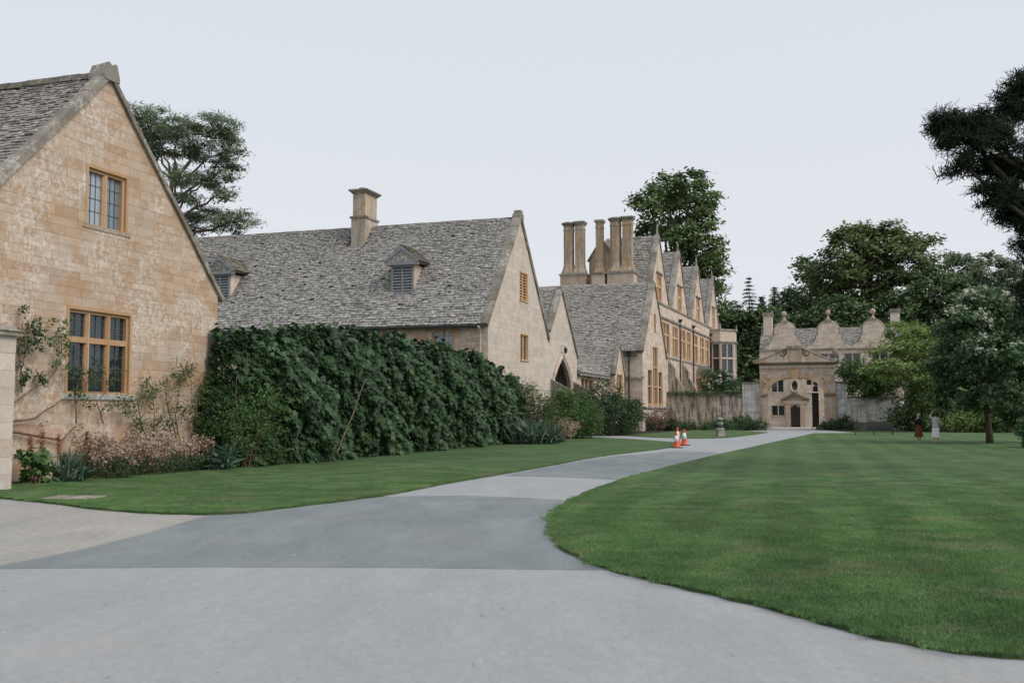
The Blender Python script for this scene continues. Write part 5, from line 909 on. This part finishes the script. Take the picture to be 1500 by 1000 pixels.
def person(label, xy, rz, armL, armR, h, top, skirt, hair, bun, flare):
    r = root('person', label, 'person', world=xy, rz=rz); s = h / 1.66; V = []; E = []; RD = []
    def add(p, rad, par=None): V.append(Vector(p) * s); RD.append(rad * s); (E.append((par, len(V) - 1)) if par is not None else None); return len(V) - 1
    pel = add((0, 0, .93), .125); sp = add((0, 0, 1.12), .11, pel); ch = add((0, .0, 1.30), .125, sp); nk = add((0, -.01, 1.42), .05, ch); hb = add((0, .01, 1.50), .068, nk); hm = add((0, .015, 1.575), .082, hb); add((0, 0, 1.635), .055, hm); add((0, .105, 1.545), .014, hm)
    for sg in (-1, 1): add((sg * .088, -.005, 1.555), .016, hm)
    for sg, arm in ((-1, armL), (1, armR)):
        sh = add((sg * .17, 0, 1.35), .052, ch); el = add(arm[0], .04, sh); wr = add(arm[1], .027, el); d = (Vector(arm[1]) - Vector(arm[0])).normalized(); pm = add(Vector(arm[1]) + d * .05, .03, wr); sd = d.cross(Vector((0, 1, .2))).normalized()
        for k, (o, l) in enumerate(((-.03, .065), (-.01, .08), (.01, .085), (.028, .07))):
            a = add(Vector(arm[1]) + d * .1 + sd * o, .0095, pm); add(Vector(arm[1]) + d * (.1 + l * .8) + sd * o + Vector((0, .02, 0)), .008, a)
        a = add(Vector(arm[1]) + d * .05 + sd * -.05 + Vector((0, .02, 0)), .011, pm); add(Vector(arm[1]) + d * .09 + sd * -.06 + Vector((0, .03, 0)), .009, a)
    for sg in (-1, 1):
        hp = add((sg * .09, 0, .86), .09, pel); kn = add((sg * .095, .015, .48), .055, hp); cf = add((sg * .095, -.015, .30), .05, kn); an = add((sg * .095, -.01, .085), .034, cf); he = add((sg * .1, .03, .035), .034, an); add((sg * .115, .15, .026), .026, he)
    me = bpy.data.meshes.new('body'); me.from_pydata([v[:] for v in V], E, []); o = link('body', me, 'skin', r); md = o.modifiers.new('skin', 'SKIN'); 
    if not me.skin_vertices:
        bm = bmesh.new(); bm.from_mesh(me); bm.verts.layers.skin.verify(); bm.to_mesh(me); bm.free()
    for i, q in enumerate(RD): d = me.skin_vertices[0].data[i]; d.radius = (q, q); d.use_root = i == 0
    sb = o.modifiers.new('sub', 'SUBSURF'); sb.levels = sb.render_levels = 1; md.use_smooth_shade = True
    m = MB(); ks = [(1.40, .075, .06), (1.385, .13, .085), (1.34, .19, .11), (1.22, .175, .125), (1.08, .16, .125), (.95, .175, .14), (.86, .185, .145)] if top == 'cl_grey' else [(1.41, .07, .06), (1.385, .13, .085), (1.34, .185, .105), (1.22, .16, .12), (1.08, .14, .115), (1.0, .145, .12)]
    rings(m, [(z * s, a * s, b * s, 0, 0) for z, a, b in ks])
    for sg, arm in ((-1, armL), (1, armR)):
        a = Vector((sg * .16, 0, 1.345)); b = Vector(arm[0]); c = Vector(arm[0]).lerp(Vector(arm[1]), .55); m.tube([(a * s), (a.lerp(b, .5) * s), (b * s), (c * s)], [.068 * s, .062 * s, .055 * s, .05 * s], 10)
    m.build('top', top, r, True); m = MB(); z0 = .34
    n = 28; vs = []; zz = (1.02, .94, .8, .6, .45, z0)
    for i, z in enumerate(zz):
        f = i / 5; rad = (.15 + flare * f) if i else .14
        for k in range(n): a = 2 * math.pi * k / n; w = 1 + .07 * f * math.sin(k * 7 * math.pi / 7 + z * 5); vs.append((rad * w * math.cos(a) * s, rad * w * .82 * math.sin(a) * s, z * s))
    m.add(vs, [[i * n + k, i * n + (k + 1) % n, (i + 1) * n + (k + 1) % n, (i + 1) * n + k] for i in range(5) for k in range(n)]); m.build('skirt', skirt, r, True)
    m = MB(); rings(m, [(z * s, a * s, b * s, 0, (-.012 - .02 * (1.66 - z)) * s) for z, a, b in ((1.46, .055, .04), (1.50, .085, .075), (1.55, .098, .095), (1.60, .098, .10), (1.65, .075, .08), (1.675, .03, .03))], 12)
    if bun: m.lathe((0, -.07 * s, 1.60 * s), [(.01, 0), (.05, .02), (.06, .055), (.045, .09), (.01, .11)], 10)
    m.build('hair', hair, r, True)
    for sg in (-1, 1):
        MB().lathe((sg * .032 * s, .092 * s, 1.565 * s), [(.002, -.01), (.01, 0), (.002, .01)], 8).build('eye', 'ink', r, True); MB().hexa([(sg * .1 * s - .04, -.06, 0), (sg * .1 * s + .04, -.06, 0), (sg * .115 * s + .045, .19, 0), (sg * .115 * s - .045, .19, 0)], [(sg * .1 * s - .035, -.055, .03), (sg * .1 * s + .035, -.055, .03), (sg * .115 * s + .04, .18, .02), (sg * .115 * s - .04, .18, .02)]).build('sandal', 'shoe', r)
    MB().box(-.022 * s, .022 * s, .09 * s, .097 * s, 1.512 * s, 1.518 * s).build('mouth', 'cl_rust', r); return r
person('person in long white skirt and pale grey top, one hand raised to head', gnd(1371, 649.5), R(-8), ((-.27, .06, 1.42), (-.16, .06, 1.63)), ((.24, -.02, 1.1), (.23, .12, .88)), 1.66, 'cl_grey', 'cl_white', 'hair_dark', False, .07)
person('person in dark top and rust brown skirt, fair hair in a bun', gnd(1346, 648.5), R(25), ((-.22, .05, 1.1), (-.10, .24, 1.12)), ((.22, .05, 1.1), (.10, .24, 1.10)), 1.60, 'cl_dark', 'cl_rust', 'hair_fair', True, .12)
# ------------------------------------------------------------------ short grass on the near lawns (one mass of blades)
bn = 700; bx = RNG.uniform(-.26, .26, (bn, 2)); bh = RNG.uniform(.012, .042, bn); ba = RNG.uniform(0, 6.283, bn); ln_ = RNG.normal(size=(bn, 2)) * .016; bw = .0035
vb = np.zeros((bn, 3, 3)); vb[:, 0, :2] = bx + np.c_[np.cos(ba), np.sin(ba)] * bw; vb[:, 1, :2] = bx - np.c_[np.cos(ba), np.sin(ba)] * bw; vb[:, 2, :2] = bx + ln_; vb[:, 2, 2] = bh
pm = bpy.data.meshes.new('grass_tuft'); pm.from_pydata(vb.reshape(-1, 3).tolist(), [], np.arange(bn * 3).reshape(-1, 3).tolist()); pm.update(); a = pm.attributes.new('tint', 'FLOAT', 'FACE'); a.data.foreach_set('value', RNG.random(bn).astype(np.float32))
def inside(poly, pts):
    P_ = np.array(poly); x, y = pts[:, 0], pts[:, 1]; r = np.zeros(len(pts), bool); j = len(P_) - 1
    for i in range(len(P_)):
        xi, yi = P_[i]; xj, yj = P_[j]; c = ((yi > y) != (yj > y)) & (x < (xj - xi) * (y - yi) / (yj - yi + 1e-12) + xi); r ^= c; j = i
    return r
def grass(name, label, poly, mat, ymax):
    ys = []; y = 5.0
    pts = []
    while y < ymax:
        st = .27 if y < 12 else .27 * (y / 12) ** .9
        xs = np.arange(-y * .62 - 1, y * .62 + 1, st); pts.append(np.c_[xs + RNG.uniform(-st / 2, st / 2, len(xs)), np.full(len(xs), y) + RNG.uniform(-st / 2, st / 2, len(xs))]); y += st
    pts = np.vstack(pts); e_ = .11; pts = pts[inside(poly, pts) & inside(poly, pts + [e_, 0]) & inside(poly, pts - [e_, 0]) & inside(poly, pts + [0, e_]) & inside(poly, pts - [0, e_])]; sc_a = np.clip(1.15 - (pts[:, 1] - 8) / (ymax - 8), .0, 1.); pts = pts[sc_a > .08]; sc_a = sc_a[sc_a > .08]
    xs_a = np.ones(len(pts)); P_ = np.array(poly); A_, B_ = P_, np.roll(P_, -1, 0); ed = []
    for a, b in zip(A_, B_):      # small tufts right along the mown edge
        L_ = np.hypot(*(b - a)); nv = np.array([-(b - a)[1], (b - a)[0]]) / (L_ + 1e-9)
        if max(a[1], b[1]) < 26 and L_ < 2 and abs(a[0]) < a[1] * .62 + 1:
            for k in range(max(1, int(L_ / .09))): q = a + (b - a) * RNG.random(); ed += [q + nv * RNG.uniform(.02, .14), q - nv * RNG.uniform(.02, .14)]
    ed = np.array(ed); ed = ed[inside(poly, ed)]; pts = np.vstack([pts, ed]); sc_a = np.r_[sc_a, np.full(len(ed), .85)]; xs_a = np.r_[xs_a, np.full(len(ed), .3)]
    me = bpy.data.meshes.new(name); me.from_pydata(np.c_[pts, np.full(len(pts), .05)].tolist(), [], []); me.attributes.new('zs', 'FLOAT', 'POINT').data.foreach_set('value', sc_a.astype(np.float32)); me.attributes.new('xs', 'FLOAT', 'POINT').data.foreach_set('value', xs_a.astype(np.float32)); o = link(name, me, mat); tag(o, label, 'grass', kind='stuff')
    t = bpy.data.objects.new('grass_tuft_' + name, pm.copy()); t.data.materials.append(MAT[mat])
    ng = bpy.data.node_groups.new('scatter_' + name, 'GeometryNodeTree'); ng.interface.new_socket('Geometry', in_out='INPUT', socket_type='NodeSocketGeometry'); ng.interface.new_socket('Geometry', in_out='OUTPUT', socket_type='NodeSocketGeometry')
    nn = ng.nodes.new; gi, go = nn('NodeGroupInput'), nn('NodeGroupOutput'); ip = nn('GeometryNodeInstanceOnPoints'); oi = nn('GeometryNodeObjectInfo'); oi.inputs['Object'].default_value = t
    rv = nn('FunctionNodeRandomValue'); rv.data_type = 'FLOAT'; rv.inputs[3].default_value = 6.283; cx = nn('ShaderNodeCombineXYZ'); rs = nn('FunctionNodeRandomValue'); rs.data_type = 'FLOAT'; rs.inputs[2].default_value = .75; rs.inputs[3].default_value = 1.3; rs.inputs['Seed'].default_value = 5
    na = nn('GeometryNodeInputNamedAttribute'); na.data_type = 'FLOAT'; na.inputs['Name'].default_value = 'zs'; sv = nn('ShaderNodeCombineXYZ'); mu = nn('ShaderNodeMath'); mu.operation = 'MULTIPLY'
    L = ng.links.new; L(rs.outputs[1], mu.inputs[0]); L(na.outputs[0], mu.inputs[1]); nb = nn('GeometryNodeInputNamedAttribute'); nb.data_type = 'FLOAT'; nb.inputs['Name'].default_value = 'xs'; L(nb.outputs[0], sv.inputs[0]); L(nb.outputs[0], sv.inputs[1]); L(mu.outputs[0], sv.inputs[2]); L(gi.outputs[0], ip.inputs['Points']); L(oi.outputs['Geometry'], ip.inputs['Instance']); L(rv.outputs[1], cx.inputs[2]); L(cx.outputs[0], ip.inputs['Rotation']); L(sv.outputs[0], ip.inputs['Scale']); L(ip.outputs[0], go.inputs[0])
    o.modifiers.new('scatter', 'NODES').node_group = ng; return o
grass('lawn_blades', 'short green grass blades of the striped lawn', right_lawn, 'blade_striped', 30); grass('lawn_blades_left', 'short green grass blades of the lawn before the cottage', left_lawn, 'blade', 36)
